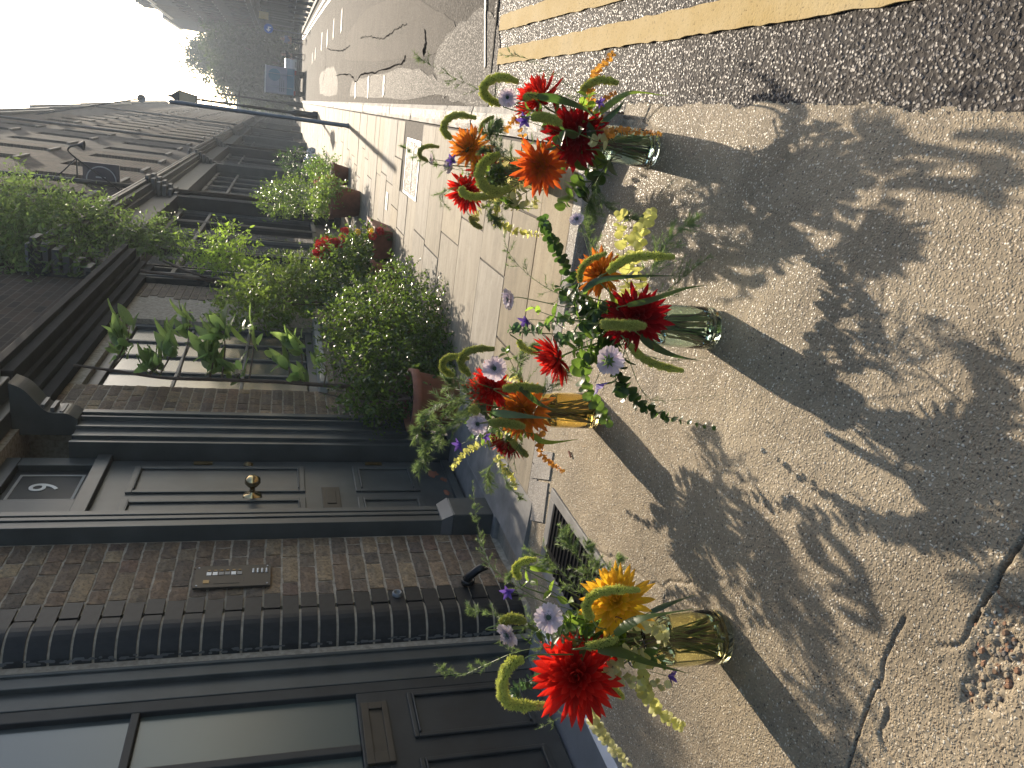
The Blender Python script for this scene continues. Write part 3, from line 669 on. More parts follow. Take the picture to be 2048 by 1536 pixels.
def text(s, size, M, mat, name, par, ext=.0015):
    cu = bpy.data.curves.new(name, 'FONT'); cu.body = s; cu.size = size; cu.extrude = ext; cu.align_x = 'CENTER'; cu.align_y = 'CENTER'
    to = bpy.data.objects.new('tmp_text', cu); COL.objects.link(to); dg = bpy.context.evaluated_depsgraph_get(); dg.update()
    me = bpy.data.meshes.new_from_object(to.evaluated_get(dg)); bpy.data.objects.remove(to)
    me.name = name; me.materials.clear(); me.materials.append(mat); o = bpy.data.objects.new(name, me); COL.objects.link(o)
    if par is not None: o.parent = par; o.matrix_basis = parent_world(par).inverted() @ M
    else: o.matrix_basis = M
    return o
# text plane facing +X: local x -> +y world, local y -> +z
def MX(x, y, z): return Matrix(((0, 0, 1, x), (1, 0, 0, y), (0, 1, 0, z), (0, 0, 0, 1)))
text('9', .21, MX(XD-.027, 4.31, 2.405), M_white, 'number', fl)
# thresholds
b = MB(); b.box(-2.3, -1.97, 3.45, 5.08, -.05, .028); b.obj('doorstep', M_thresh, house, bevel=.012)
b = MB(); b.add([(-1.97, 2.98, .03), (-1.97, 5.3, .03), (-1.66, 5.0, .002), (-1.66, 3.02, .002), (-1.97, 2.98, -.05), (-1.97, 5.3, -.05), (-1.66, 5.0, -.05), (-1.66, 3.02, -.05)], [(0, 3, 2, 1), (0, 4, 7, 3), (3, 7, 6, 2), (1, 2, 6, 5)]); b.obj('step_fillet', M_thresh, house)
# keypad panel
kp = MB().box(-2.1, -2.088, 3.155, 3.325, 1.185, 1.515).obj('entry_panel', M_bronze, None, bevel=.001)
kp['label'] = 'bronze door entry panel with name slots and keypad screwed to the brick pier'; kp['category'] = 'intercom'
XP = -2.088
for i in range(6):
    z = 1.455-.0265*i
    MB().box(XP, XP+.002, 3.248, 3.272, z-.010, z+.010).obj('name_card', [M_white, M_white, M_lead, M_lead, M_white, M_lead][i], kp)
    MB().box(XP, XP+.004, 3.278, 3.287, z-.006, z+.006).obj('call_button', M_brass, kp)
for i in range(4):
    for j in range(3): MB().lathe([(0, .004), (.0055, .003), (.006, 0)], 8, (XP, 3.262+.0115*j, 1.262-.0195*i), 'x').obj('key', M_steel, kp)
for (y, z) in ((3.17, 1.5), (3.31, 1.5), (3.17, 1.2), (3.31, 1.2)): MB().lathe([(0, .003), (.004, .002), (.004, 0)], 8, (XP, y, z), 'x').obj('screw', M_steel, kp)
MB().box(XP, XP+.002, 3.185, 3.21, 1.45, 1.475).obj('badge', M_brass, kp); MB().box(XP, XP+.0015, 3.18, 3.235, 1.32, 1.43).obj('camera_window', M_bronze, kp); MB().box(XP, XP+.001, 3.195, 3.225, 1.30, 1.304).obj('slot', M_iron, kp)
kp.location.y -= .085
# left door with glazing
fr = MB(); fr.box(XD-.06, XD-.005, 2.64, 2.755, -.02, 2.9); fr.box(XD-.06, XD-.028, 2.55, 2.642, -.02, 2.9); fr.box(XD-.06, XD+.004, 2.70, 2.715, -.02, 2.9); fr.obj('door_frame', M_paint, house, bevel=.003)
XG = XD-.03
dl = MB(); dl.box(XG-.05, XG, 2.49, 2.548, .07, 2.9); dl.box(XG-.05, XG, .8, 2.49, .07, .84); dl.box(XG-.05, XG, 2.19, 2.225, .842, 2.9); dl.box(XG-.05, XG+.002, .8, 2.488, 1.635, 1.665); dl.box(XG-.05, XG, 1.2, 1.25, .842, 2.9)
dl = dl.obj('glazed_door', M_paint2, house, bevel=.004)
for (y0, y1) in ((1.25, 2.19), (2.225, 2.49)):
    for (z0, z1) in ((.842, 1.634), (1.666, 2.9)): MB().box(XG-.03, XG-.024, y0, y1, z0, z1).obj('pane', M_pane_f if z0 < 1 else M_pane_l, dl)
b = MB(); b.box(XG-.36, XG-.35, .8, 2.6, .8, 2.9); b.obj('curtain', M_grey, dl)
lb2 = MB(); 
for q in ((2.115, 2.42, .725, .748), (2.115, 2.42, .80, .83), (2.115, 2.165, .748, .80), (2.385, 2.42, .748, .80)): lb2.box(XG, XG+.014, *q)
lb2 = lb2.obj('letterbox', M_bronze, dl, bevel=.002); MB().box(XG, XG+.006, 2.166, 2.384, .749, .799).obj('flap', M_bronze, lb2)
for (y0, y1, z0, z1) in ((2.22, 2.46, .14, .64), (1.3, 2.12, .14, .64)): panel(dl, y0, y1, z0, z1, XG, M_paint2, .02)
th = MB(); th.add([(-2.3, .2, .065), (-2.03, .2, .05), (-2.0, .2, .03), (-2.0, .2, -.05), (-2.3, .2, -.05), (-2.3, 2.62, .065), (-2.03, 2.62, .05), (-2.0, 2.62, .03), (-2.0, 2.62, -.05), (-2.3, 2.62, -.05)], [(0, 1, 6, 5), (1, 2, 7, 6), (2, 3, 8, 7), (0, 4, 3, 2, 1), (5, 6, 7, 8, 9)]); th.obj('threshold', M_steel, house)
# sash window
win = MB(); XS = -2.16
win.box(XS-.06, XS, 5.69, 5.78, .86, 2.52); win.box(XS-.06, XS, 7.42, 7.5, .86, 2.52); win.box(XS-.06, XS, 5.78, 7.42, .86, .93); win.box(XS-.06, XS, 5.78, 7.42, 2.44, 2.52)
win = win.obj('window', M_grey, house, bevel=.004)
ysw = np.linspace(5.78, 7.42, 5); zsw = (.93, 1.45, 1.95, 2.44)
for i in range(1, 4): box_part('mullion', win, M_grey, XS-.045, XS-.012, ysw[i]-.02, ysw[i]+.02, .93, 2.44)
for j in (1, 2): box_part('glazing_bar', win, M_grey, XS-.042, XS-.014, 5.78, 7.42, zsw[j]-.012, zsw[j]+.012)
for i in range(4):
    for j in range(3): MB().box(XS-.035, XS-.03, ysw[i]+.02, ysw[i+1]-.02, zsw[j]+.012, zsw[j+1]-.012).obj('pane', M_pane_l, win)
box_part('stone_sill', house, M_paintL, -2.25, XW+.09, 5.64, 7.56, .80, .86, bev=.008)
b = MB(); rs = random.Random(9); z = .05
while z < 2.65:
    h_ = rs.uniform(.008, .03)
    if rs.random() < .75:
        a0_ = rs.uniform(1.18, 1.3); a1_ = a0_+rs.uniform(.03, .12); q = [(-2.22+.1195*math.cos(a), 2.87-.1195*math.sin(a)) for a in (a0_, (a0_+a1_)/2, a1_)]
        b.add([(q[0][0], q[0][1], z), (q[1][0], q[1][1], z-.003), (q[2][0], q[2][1], z), (q[2][0], q[2][1], z+h_), (q[1][0], q[1][1], z+h_+.004), (q[0][0], q[0][1], z+h_*.8)], [(0, 1, 4, 5), (1, 2, 3, 4)])
    z += h_*.8
b.obj('paint_smear', M_grey, house, kind='stuff')
# small wall fittings
pp = MB(); pp.tube([(-2.10, 3.02, .28), (-2.05, 3.01, .27), (-2.0, 3.0, .225), (-1.985, 3.0, .19)], .02, 12); pp.lathe([(.024, 0), (.034, 0), (.034, .02), (.024, .02)], 12, (-2.09, 3.02, .268), 'x', True)
pp = pp.obj('waste_pipe_stub', M_iron, None, True); pp['label'] = 'short black pipe stub sticking out low on the pier'; pp['category'] = 'pipe'
t_ = MB().lathe([(.0, -.004), (.012, -.004), (.014, .012), (.02, .014), (.024, .006), (.024, -.004)], 14, (-2.095, 2.96, .62), 'x').obj('overflow_pipe_end', M_lead, None, True); t_['label'] = 'small round pipe end in pale mortar on the black painted quoins'; t_['category'] = 'pipe'
# coal-hole style grating by the door
gr = thing('ventilation_grating', 'iron grating with dark slots in a concrete frame in front of the pier', 'grating', (-1.6, 2.5, 0))
b = MB(); GX0, GX1, GY0, GY1 = -1.80, -1.51, 2.2, 2.74
for q in ((GX0-.07, GX0, GY0-.06, GY1+.06), (GX1, GX1+.05, GY0-.06, GY1+.06), (GX0, GX1, GY1, GY1+.06), (GX0, GX1, GY0-.06, GY0)): b.box(*q, -.02, .009)
b.obj('frame', M_thresh, gr, bevel=.004)
MB().box(GX0, GX1, GY0, GY1, .0045, .0055).obj('dark_void_sheet', M_iron, gr)  # thin black sheet standing in for the shaded hollow below the bars
k = 0; y = GY0+.015
while y < GY1: MB().box(GX0, GX1, y, y+.012, .0055, .011).obj('bar', M_iron, gr); y += .036
MB().box(-1.735, -1.715, GY0, GY1, .0112, .0135).obj('cross_bar', M_iron, gr)
# stone strip and paving between the step and grating
for i, (pp_) in enumerate((((1063, 955), (1078, 900), (1108, 905), (1100, 960)), ((1063, 1040), (1075, 962), (1098, 966), (1088, 1045)))):
    P = [gnd(a, c2) for a, c2 in pp_]; b = MB(); b.prism([(p.x, p.y) for p in P], -.03, .006); b.obj('stone_strip', M_gran, kind='structure')
cig = gnd(1144, 914); c_ = MB().tube([cig+Vector((0, 0, .006)), cig+Vector((.012, .03, .006))], .0045, 8).obj('cigarette_end', M_terra); c_['label'] = 'tiny orange cigarette end lying on the pale concrete'; c_['category'] = 'cigarette end'

M_stonesill = plain('sooty_stone', (.15, .14, .125), .8, 0, .25, 8, .2)
# ================================================================== TERRACE BEYOND
def sash(par, x, y0, y1, z0, z1, frame_mat=M_grey, sgn=1, sill=True, parts=True, nv=2):
    """window recessed in a facade whose plane is x, facing sgn"""
    d = .12; xa, xb = (x-sgn*(d+.02), x-sgn*d)
    f_ = MB(); t = .07
    X0, X1 = min(xa, xb), max(xa, xb)
    f_.box(X0, X1, y0, y0+t, z0, z1); f_.box(X0, X1, y1-t, y1, z0, z1); f_.box(X0, X1, y0+t, y1-t, z0, z0+t); f_.box(X0, X1, y0+t, y1-t, z1-t, z1)
    zm = (z0+z1)/2; f_.box(X0, X1, y0+t, y1-t, zm-.025, zm+.025)
    for i in range(1, nv): yy = y0+t+(y1-y0-2*t)*i/nv; f_.box(X0, X1, yy-.015, yy+.015, z0+t, zm-.025); f_.box(X0, X1, yy-.015, yy+.015, zm+.025, z1-t)
    o = f_.obj('window', frame_mat, par)
    xp = x-sgn*(d+.012)
    MB().box(min(xp, xp-sgn*.004), max(xp, xp-sgn*.004), y0+t, y1-t, z0+t, zm-.025).obj('pane', M_pane, o)
    MB().box(min(xp, xp-sgn*.004), max(xp, xp-sgn*.004), y0+t, y1-t, zm+.025, z1-t).obj('pane', M_pane, o)
    if sill: MB().box(min(x-sgn*d, x+sgn*.06), max(x-sgn*d, x+sgn*.06), y0-.05, y1+.05, z0-.09, z0-.003).obj('sill', M_stonesill, o)
    return o
def facade(name, label, y0, y1, x, sgn, depth, zt, floors, wins, wall, gmat=M_paint2, ground=3.6, frame=M_grey, shop=True, cat='house', cornice=M_lead, z0=-.2):
    h = thing(name, label, cat, (x, (y0+y1)/2, 0)); xb = x-sgn*depth
    # wall built round its openings
    W = MB(); xm, xM = min(x, xb), max(x, xb)
    ww = .95; n = wins; step = (y1-y0)/n; ys = [y0+step*(i+.5) for i in range(n)]
    zprev = ground
    for (zf, zh) in floors:
        W.box(xm, xM, y0, y1, zprev, zf); yl = y0
        for yc in ys: W.box(xm, xM, yl, yc-ww/2, zf, zf+zh); yl = yc+ww/2
        W.box(xm, xM, yl, y1, zf, zf+zh); zprev = zf+zh
    W.box(xm, xM, y0, y1, zprev, zt)
    back = x-sgn*.3; W.box(min(back, xb), max(back, xb), y0, y1, ground, zt-.05)
    W.obj('wall', wall, h)
    P_ = MB(); 
    pb = x+sgn*.0; P_.box(min(xb, pb+sgn*.12), max(xb, pb+sgn*.12), y0-.02, y1+.02, zt, zt+.18); P_.box(min(xb, pb+sgn*.2), max(xb, pb+sgn*.2), y0-.02, y1+.02, zt+.18, zt+.28); P_.obj('parapet', cornice, h)
    for (zf, zh) in floors:
        for yc in ys: sash(h, x, yc-ww/2, yc+ww/2, zf, zf+zh, frame, sgn)
    # ground floor
    if shop:
        G_ = MB(); xs_ = x-sgn*.25
        G_.box(min(xb, xs_), max(xb, xs_), y0, y1, z0, ground); G_.obj('shopfront', gmat, h)
        F = MB(); f0 = ground-.62
        for pj, a, c2 in ((.06, f0, f0+.06), (.02, f0+.063, f0+.42), (.12, f0+.423, f0+.47), (.24, f0+.473, f0+.54), (.30, f0+.543, f0+.60)): F.box(min(xb, x+sgn*pj), max(xb, x+sgn*pj), y0+.02, y1-.02, a, c2)
        F.obj('fascia', gmat, h)
        MB().box(min(x-sgn*.1, x+sgn*.31), max(x-sgn*.1, x+sgn*.31), y0+.02, y1-.02, f0+.603, f0+.625).obj('lead_flashing', M_lead, h)
        for yy in (y0+.02, y1-.34):
            p_ = MB(); p_.box(min(xb, x+sgn*.05), max(xb, x+sgn*.05), yy, yy+.32, z0, f0); p_.box(min(x, x+sgn*.08), max(x, x+sgn*.08), yy-.01, yy+.33, z0, .35)
            p_ = p_.obj('pilaster', gmat, h)
            for q in range(3): yq = yy+.06+q*.085; MB().box(min(x+sgn*.05, x+sgn*.065), max(x+sgn*.05, x+sgn*.065), yq, yq+.03, .45, f0-.2).obj('reed', M_grey, p_)
            cb_ = MB()
            for q in range(6):
                t = q/5; cb_.box(min(x, x+sgn*(.1+.28*t)), max(x, x+sgn*(.1+.28*t)), yy+.02, yy+.30, f0+.02+.1*q, f0+.085+.1*q)
            cb_ = cb_.obj('console_bracket', M_grey, h)
            cb_2 = MB()
        nb_ = max(2, int((y1-y0)/1.3)); ys_ = np.linspace(y0+.4, y1-.4, nb_+1)
        for i in range(nb_):
            a, c2 = ys_[i]+.05, ys_[i+1]-.05; xg = xs_+sgn*.004
            g_ = MB()
            for q in ((a, a+.05, .55, f0-.05), (c2-.05, c2, .55, f0-.05), (a+.05, c2-.05, .55, .62), (a+.05, c2-.05, f0-.12, f0-.05), (a+.05, c2-.05, f0-.65, f0-.6)): g_.box(min(xg, xg+sgn*.06), max(xg, xg+sgn*.06), *q)
            g_ = g_.obj('shop_window', M_grey if i % 2 == 0 else gmat, h)
            MB().box(min(xg, xg+sgn*.01), max(xg, xg+sgn*.01), a+.05, c2-.05, .62, f0-.12).obj('pane', M_pane, g_)
    else:
        G_ = MB(); G_.box(xm, xM, y0, y1, z0, ground); G_.obj('ground_floor_wall', wall, h)
        for i, yc in enumerate(ys):
            yq = x+sgn*.004
            d_ = MB(); d_.box(min(x, x+sgn*.03), max(x, x+sgn*.03), yc-.55, yc+.55, 0, 2.4); d_.obj('door' if i % 2 else 'window_board', gmat, h)
    return h
F3 = [(4.3, 1.75), (7.1, 1.6), (9.5, 1.2)]
M_wallA = plain('rendered_wall', (.075, .07, .066), .95, 0, .3, 3, .3, .08)
fa = [(8.97, 16.6, 'terraced house beside the nearest brick house, dark shopfront half hidden by plants', 3, 3.75, 11., M_fbrick, M_paint2),
      (16.62, 25.0, 'terraced brick house behind the hanging roundel sign', 3, 3.7, 11.2, M_fbrick, M_paint),
      (25.02, 33.5, 'third brick house of the shaded terrace with a grey shopfront', 3, 3.9, 11.6, M_wallA, M_paint2),
      (33.52, 44., 'terraced brick house just beyond the lantern post', 4, 3.9, 12.0, M_fbrick, M_paint),
      (44.02, 56., 'rendered terraced house far down the shaded row', 4, 3.9, 12.8, M_wallA, M_paint2),
      (56.02, 72., 'distant brick terraced house before the last pair', 5, 3.9, 13.2, M_fbrick, M_paint2),
      (72.02, 98., 'last and farthest house of the shaded brick terrace', 7, 3.9, 13.8, M_wallA, M_paint2)]
for (y0, y1, lab, n, g_, zt, wm, gm) in fa:
    facade('terraced_house', lab, y0, y1, XW, 1, 7, zt, [(g_+.75, 1.7), (g_+3.4, 1.6), (g_+5.7, 1.1)], n, wm, gm, g_)
for i, (yy, zz) in enumerate(((8.9, 11), (16.6, 11), (33.5, 11.5), (56., 12.6))):
    if i == 0: continue
    dp = MB().tube([(XW+.1, yy, -.05), (XW+.1, yy, zz)], .05, 8).obj('downpipe', M_iron, None, True); dp['label'] = ('', 'black downpipe nearest the hanging roundel sign on the terrace', 'black downpipe beside the lantern post on the terrace', 'black downpipe at the far end of the terrace')[i]; dp['category'] = 'downpipe'
pd_ = at(283, 197, 40.); sdsh = thing('satellite_dish', 'small pale satellite dish silhouetted on the roofline of the terrace', 'satellite dish', pd_); MB().lathe([(0, .03), (.12, .01), (.18, -.03)], 16, pd_, 'y', False).obj('dish', M_lead, sdsh, True); MB().tube([pd_, (XW-.1, 40, 12.1)], .03, 5).obj('arm', M_iron, sdsh)
# opposite row
fb = [(62., 76., 'nearest opposite building with dark shopfront behind the bollards', 5, 12.6, M_fbrick, 7.5),
      (76.02, 92., 'opposite brick building with roof aerial', 6, 14.0, M_wallA, 7.5),
      (92.02, 108., 'opposite building with three small chimneys on its roof', 6, 14.4, M_fbrick, 7.5),
      (108.02, 126., 'far opposite building half hidden by the street tree', 6, 15.4, M_wallA, 7.5)]
hs = []
for (y0, y1, lab, n, zt, wm, x) in fb:
    hs.append(facade('town_building', lab, y0, y1, x, -1, 9, zt, [(4.8, 1.9), (7.8, 1.8), (10.6, 1.5)], n, wm, M_paint2, 4.2, cat='building', z0=-.2))
for k in range(3): MB().box(7.8, 8.8, 98+2.2*k, 99+2.2*k, 14.67, 17.0).obj('chimney', M_fbrick, hs[2])
MB().tube([(7.6, 84, 14.2), (7.55, 84, 17.0)], .05, 6).obj('aerial', M_iron, hs[1])
tw = thing('tower_block', 'pale blue glass tower block far off above the rooftops', 'tower', (10, 260, 0))
a0, a1 = at(378, 78, 255), at(388, 108, 255); a0b = at(392, 95, 255)
MB().box(min(a0.x, a1.x), max(a0.x, a1.x), 255, 275, -.5, at(388, 95, 255).z).obj('lower_block', M_paintL, tw)
MB().box(a0b.x, max(a0.x, a1.x)+.01, 256, 274, -.4, at(379, 85, 255).z).obj('upper_block', M_paintL, tw)
end = thing('end_building', 'low dark building closing the far end of the street behind the lorry', 'building', (0, 150, 0))
MB().box(-20, 20, 150, 165, -.2, 9).obj('wall', M_wallA, end); MB().box(-20, 20, 149.8, 165, 9, 9.4).obj('parapet', M_lead, end)
for i in range(8): sash(end, 150, 0, 0, 0, 0) if False else MB().box(-7+2*i, -6+2*i, 149.93, 149.98, 2+0, 4.2).obj('window', M_pane, end)

# ================================================================== STREET FURNITURE
A_ = lambda px, py, y: at(px, py, y)
# lantern post
lx, ly = -.41, 31.2
lp = thing('street_lamp', 'black cast iron lamp post with a four sided glass lantern on the pavement edge', 'street lamp', (lx, ly, 0))
MB().lathe([(.16, 0), (.16, .15), (.12, .2), (.115, .75), (.13, .8), (.08, .9), (.055, 1.1), (.05, 2.6), (.07, 2.65), (.045, 2.7), (.035, 4.0), (.06, 4.05), (.03, 4.1), (.03, 4.25)], 14, (lx, ly, 0)).obj('post', M_iron, lp, True)
MB().tube([(lx-.25, ly, 3.75), (lx+.25, ly, 3.75)], .018, 6).obj('ladder_bar', M_iron, lp)
b = MB(); z0, z1 = 4.28, 4.82; a, c2 = .11, .21
def frus(b, r0, z0, r1, z1, cx, cy_):
    v = [(cx+sx*r, cy_+sy*r, z) for r, z in ((r0, z0), (r1, z1)) for sx, sy in ((-1, -1), (1, -1), (1, 1), (-1, 1))]
    return b.add(v, [(3, 2, 1, 0), (4, 5, 6, 7)]+[(i, (i+1) % 4, 4+(i+1) % 4, 4+i) for i in range(4)])
lan = frus(MB(), c2+.03, z1, .05, z1+.28, lx, ly).lathe([(.03, 5.08), (.05, 5.14), (.0, 5.26)], 8, (lx, ly, 0)); frus(lan, a+.02, z0-.03, a+.02, z0, lx, ly)
for sx, sy in ((-1, -1), (1, -1), (1, 1), (-1, 1)): lan.tube([(lx+sx*a, ly+sy*a, z0), (lx+sx*c2, ly+sy*c2, z1)], .014, 4)
lan = lan.obj('lantern', M_iron, lp); frus(MB(), a-.006, z0+.002, c2-.008, z1-.002, lx, ly).obj('pane', M_lamp, lan)
# slender post in front
sx_, sy_ = -.31, 15.78
sp_ = thing('slender_post', 'slender grey steel post casting a long shadow over the paving', 'post', (sx_, sy_, 0))
MB().lathe([(.048, 0), (.05, .02), (.04, .04), (.038, 3.2), (0, 3.23)], 12, (sx_, sy_, 0)).obj('pole', M_lead, sp_, True)
# distant lamp
dx_, dy_ = -.2, 60
dl_ = thing('street_lamp', 'small distant lamp post with crossbar and ball finial near the lorry', 'street lamp', (dx_, dy_, 0))
MB().lathe([(.2, 0), (.16, .9), (.08, 1.1), (.06, 4.6), (.05, 5.5), (.1, 5.6), (.0, 5.8)], 10, (dx_, dy_, 0)).obj('post', M_iron, dl_); MB().tube([(dx_-.4, dy_, 4.3), (dx_+.4, dy_, 4.3)], .04, 6).obj('crossbar', M_iron, dl_)
# hanging roundel sign
S0, S1 = at(165, 322, 17.0), at(241, 398, 17.0); szx = (S0.x+S1.x)/2; szz = (S0.z+S1.z)/2; hw = abs(S0.x-S1.x)/2; hh = abs(S0.z-S1.z)/2; hw = hh = (hw+hh)/2
sg = thing('hanging_sign', 'square hanging sign with a pale ring and the number 11 on an iron bracket', 'sign', (szx, 17, szz))
M_sign = plain('sign_maroon', (.045, .035, .045), .5, 0, .1, 4, .02); M_signl = plain('sign_pale', (.42, .42, .42), .5, 0, .05, 4, 0)
MB().box(szx-hw, szx+hw, 16.97, 17.03, szz-hh, szz+hh).obj('board', M_sign, sg, bevel=.01)
rb = MB(); rr_ = hw*.80; rb.lathe([(rr_-.012, -.005), (rr_+.008, -.005), (rr_+.008, 0), (rr_-.012, 0)], 48, (szx, 16.97, szz), 'y', True); rb.obj('ring', M_signl, sg)
for q in (-.17, .17): text('1', hh*.78, Matrix(((1, 0, 0, szx+hw*q), (0, 0, -1, 16.965), (0, 1, 0, szz), (0, 0, 0, 1))), M_signl, 'digit', sg)
bb = MB(); zt_ = szz+hh; bb.tube([(XW-.02, 17, zt_+.10), (szx+hw+.05, 17, zt_+.10)], .014, 6); bb.tube([(szx-hw*.7, 17, zt_+.1), (szx-hw*.7, 17, zt_-.01)], .008, 5); bb.tube([(szx+hw*.7, 17, zt_+.1), (szx+hw*.7, 17, zt_-.01)], .008, 5); bb.tube(spline([(XW, 17, zt_+.75), (szx, 17, zt_+.45), (szx+hw+.05, 17, zt_+.1)], 10), .012, 6)
bb.obj('bracket', M_iron, sg)
# swan neck wall lights and loose cable on the terrace
for i, (px, py, yy, lab) in enumerate(((140, 300, 15.5, 'thin swan neck sign lamp arching out of the facade near the roundel sign'),)):
    p = at(px, py, yy); cx = XW
    s_ = thing('swan_neck_lamp', lab, 'wall lamp', (XW, yy, p.z)); MB().tube(spline([(XW, yy, p.z-.9), (XW+.2, yy, p.z-.7), (p.x-.1, yy, p.z-.05), (p.x+.03, yy, p.z+.02), (p.x+.1, yy, p.z-.12)], 20), .014, 6).obj('arm', M_iron, s_)
    MB().lathe([(.02, 0), (.09, -.1), (.085, -.11)], 12, (p.x+.1, yy, p.z-.12)).obj('shade', M_iron, s_)
# lorry
g_ = gnd(603, 165, ZR); LY = 62.0; l0, l1 = at(603, 196, LY), at(603, 142, LY); LX0, LX1 = l0.x, l1.x+.1
zb = ZR; ZT = at(531, 165, LY).z
lo = thing('lorry', 'box lorry seen from behind with pale upper and blue lower rear doors, dark round emblem', 'lorry', ((LX0+LX1)/2, LY, zb))
M_lp = plain('lorry_pale_panel', (.26, .26, .33), .45, 0, .08, 2, 0); M_lb = plain('lorry_blue_panel', (.05, .17, .25), .45, 0, .08, 2, 0); M_tyre = plain('tyre_rubber', (.015, .015, .015), .9, 0, .1, 9, .1); M_tail = plain('tail_lamp_red', (.3, .02, .01), .3, 0, .1, 9, 0)
hB = ZT-zb
bx = MB().box(LX0+.05, LX1-.05, LY, LY+5.6, zb+hB*.24, ZT).obj('box_body', M_lp, lo, bevel=.05)
MB().box(LX0+.08, LX1-.08, LY-.03, LY-.003, zb+hB*.27, zb+hB*.45).obj('lower_door', M_lb, lo); MB().box(LX0+.08, LX1-.08, LY-.03, LY-.003, zb+hB*.453, zb+hB*.97).obj('upper_door', M_lp, lo)
mx = (LX0+LX1)/2; MB().lathe([(.0, -.012), (.42, -.012), (.42, 0)], 28, (mx+.35, LY-.03, zb+hB*.78), 'y').obj('emblem', M_lb, bx)
for i in range(3): MB().box(mx-.75, mx+.3-.12*i, LY-.036, LY-.031, zb+hB*(.62-.05*i), zb+hB*(.645-.05*i)).obj('lettering_bar', M_lead, bx)
for s in (-.45, .45): MB().tube([(mx+s, LY-.05, zb+hB*.3), (mx+s, LY-.05, zb+hB*.93)], .02, 6).obj('locking_bar', M_steel, bx)
MB().box(LX0+.02, LX1-.02, LY-.06, LY+.05, ZT-.02, ZT+.06).obj('roof_rail', M_white, bx)
MB().box(LX0+.1, LX1-.1, LY-.06, LY+.1, zb+.42, zb+.55).obj('bumper', M_iron, lo)
MB().box(LX0+.2, LX1-.2, LY+.1, LY+6, zb+.5, zb+hB*.235).obj('chassis', M_iron, lo)
for s, xx in ((0, LX0+.1), (1, LX1-.45)):
    for yy in (LY+1.4, LY+6.2): w_ = MB().lathe([(.15, -.17), (.44, -.17), (.47, -.1), (.47, .1), (.44, .17), (.15, .17)], 20, (xx+.17, yy, zb+.47), 'x', True).obj('wheel', M_tyre, lo); MB().lathe([(0, -.12), (.2, -.12), (.2, .12), (0, .12)], 12, (xx+.17, yy, zb+.47), 'x').obj('rim', M_steel, w_)
    MB().box(xx, xx+.3, LY-.08, LY-.02, zb+.6, zb+.72).obj('tail_lamp', M_tail, lo)
MB().box(LX0+.15, LX1-.15, LY+5.7, LY+7.3, zb+.5, zb+2.3).obj('cab', M_white, lo, bevel=.1)
for xx in (LX1-.02,): MB().box(xx, xx+.22, LY+6.6, LY+6.7, zb+1.3, zb+1.9).obj('mirror', M_iron, lo)
# white car beyond
def car(name, label, x, y, mat):
    c = thing(name, label, 'car', (x, y, ZR)); W_ = .88
    prof = [(0, .25), (.0, .75), (.12, .92), (.55, .98), (.9, 1.42), (2.3, 1.45), (3.0, .98), (4.0, .85), (4.15, .6), (4.15, .25)]
    v = []; n = len(prof)
    for s in (-1, 1): v += [(x+s*W_*(1 if z < 1 else .8), y+yy, ZR+z) for yy, z in prof]
    MB().add(v, [tuple(range(n)), tuple(reversed(range(n, 2*n)))]+[(i, i+n, (i+1) % n+n, (i+1) % n) for i in range(n)]).obj('body', mat, c, bevel=.04)
    MB().add([(x-.64, y+.60, ZR+1.03), (x+.64, y+.60, ZR+1.03), (x+.58, y+.885, ZR+1.39), (x-.58, y+.885, ZR+1.39)], [(0, 1, 2, 3)]).obj('rear_window', M_pane, c)
    for s in (-1, 1):
        MB().box(x+s*.62-.16, x+s*.62+.16, y-.03, y-.002, ZR+.62, ZR+.8).obj('tail_lamp', M_tail, c)
        for yy in (.75, 3.3): MB().lathe([(0, -.1), (.3, -.1), (.32, 0), (.3, .1), (0, .1)], 16, (x+s*.8, y+yy, ZR+.32), 'x').obj('wheel', M_tyre, c)
        MB().box(x+s*.9, x+s*1.05, y+2.7, y+2.8, ZR+.95, ZR+1.1).obj('mirror', mat, c)
    MB().box(x-.26, x+.26, y-.02, y-.003, ZR+.45, ZR+.57).obj('number_plate', M_paintL, c); MB().box(x-.84, x+.84, y-.08, y-.025, ZR+.25, ZR+.42).obj('bumper', M_iron, c)
    return c
p = at(590, 137, 76); car('parked_car', 'small white car glimpsed beside the lorry on the far road', p.x+.3, 76, M_white)
# bollards
K_ = lambda yy: np.interp(yy, [k[1] for k in K], [k[0] for k in K])
proto = None
for i, yy in enumerate((38.6, 42, 46, 50.5, 55.5, 61, 67)):
    x = K_(yy)+.3
    names = ['nearest', 'second', 'third', 'fourth', 'fifth', 'sixth', 'farthest']
    if proto is None:
        proto = thing('bollard', '', 'bollard', (x, yy, -.02), 'bollards along the opposite kerb')
        MB().lathe([(.12, 0), (.12, .12), (.085, .18), (.075, .95), (.1, 1.0), (.1, 1.06), (.06, 1.12), (.075, 1.2), (0, 1.27)], 12, (x, yy, -.02)).obj('post', M_iron, proto, True); MB().lathe([(.078, .8), (.08, .82), (.078, .86)], 12, (x, yy, -.02)).obj('band', M_lead, proto); o = proto
    else:
        o = proto.copy(); COL.objects.link(o); o.location = (x, yy, -.02)
        for ch in proto.children: c2 = ch.copy(); COL.objects.link(c2); c2.parent = o
    o['label'] = f'{names[i]} of the seven black bollards on the opposite kerb'
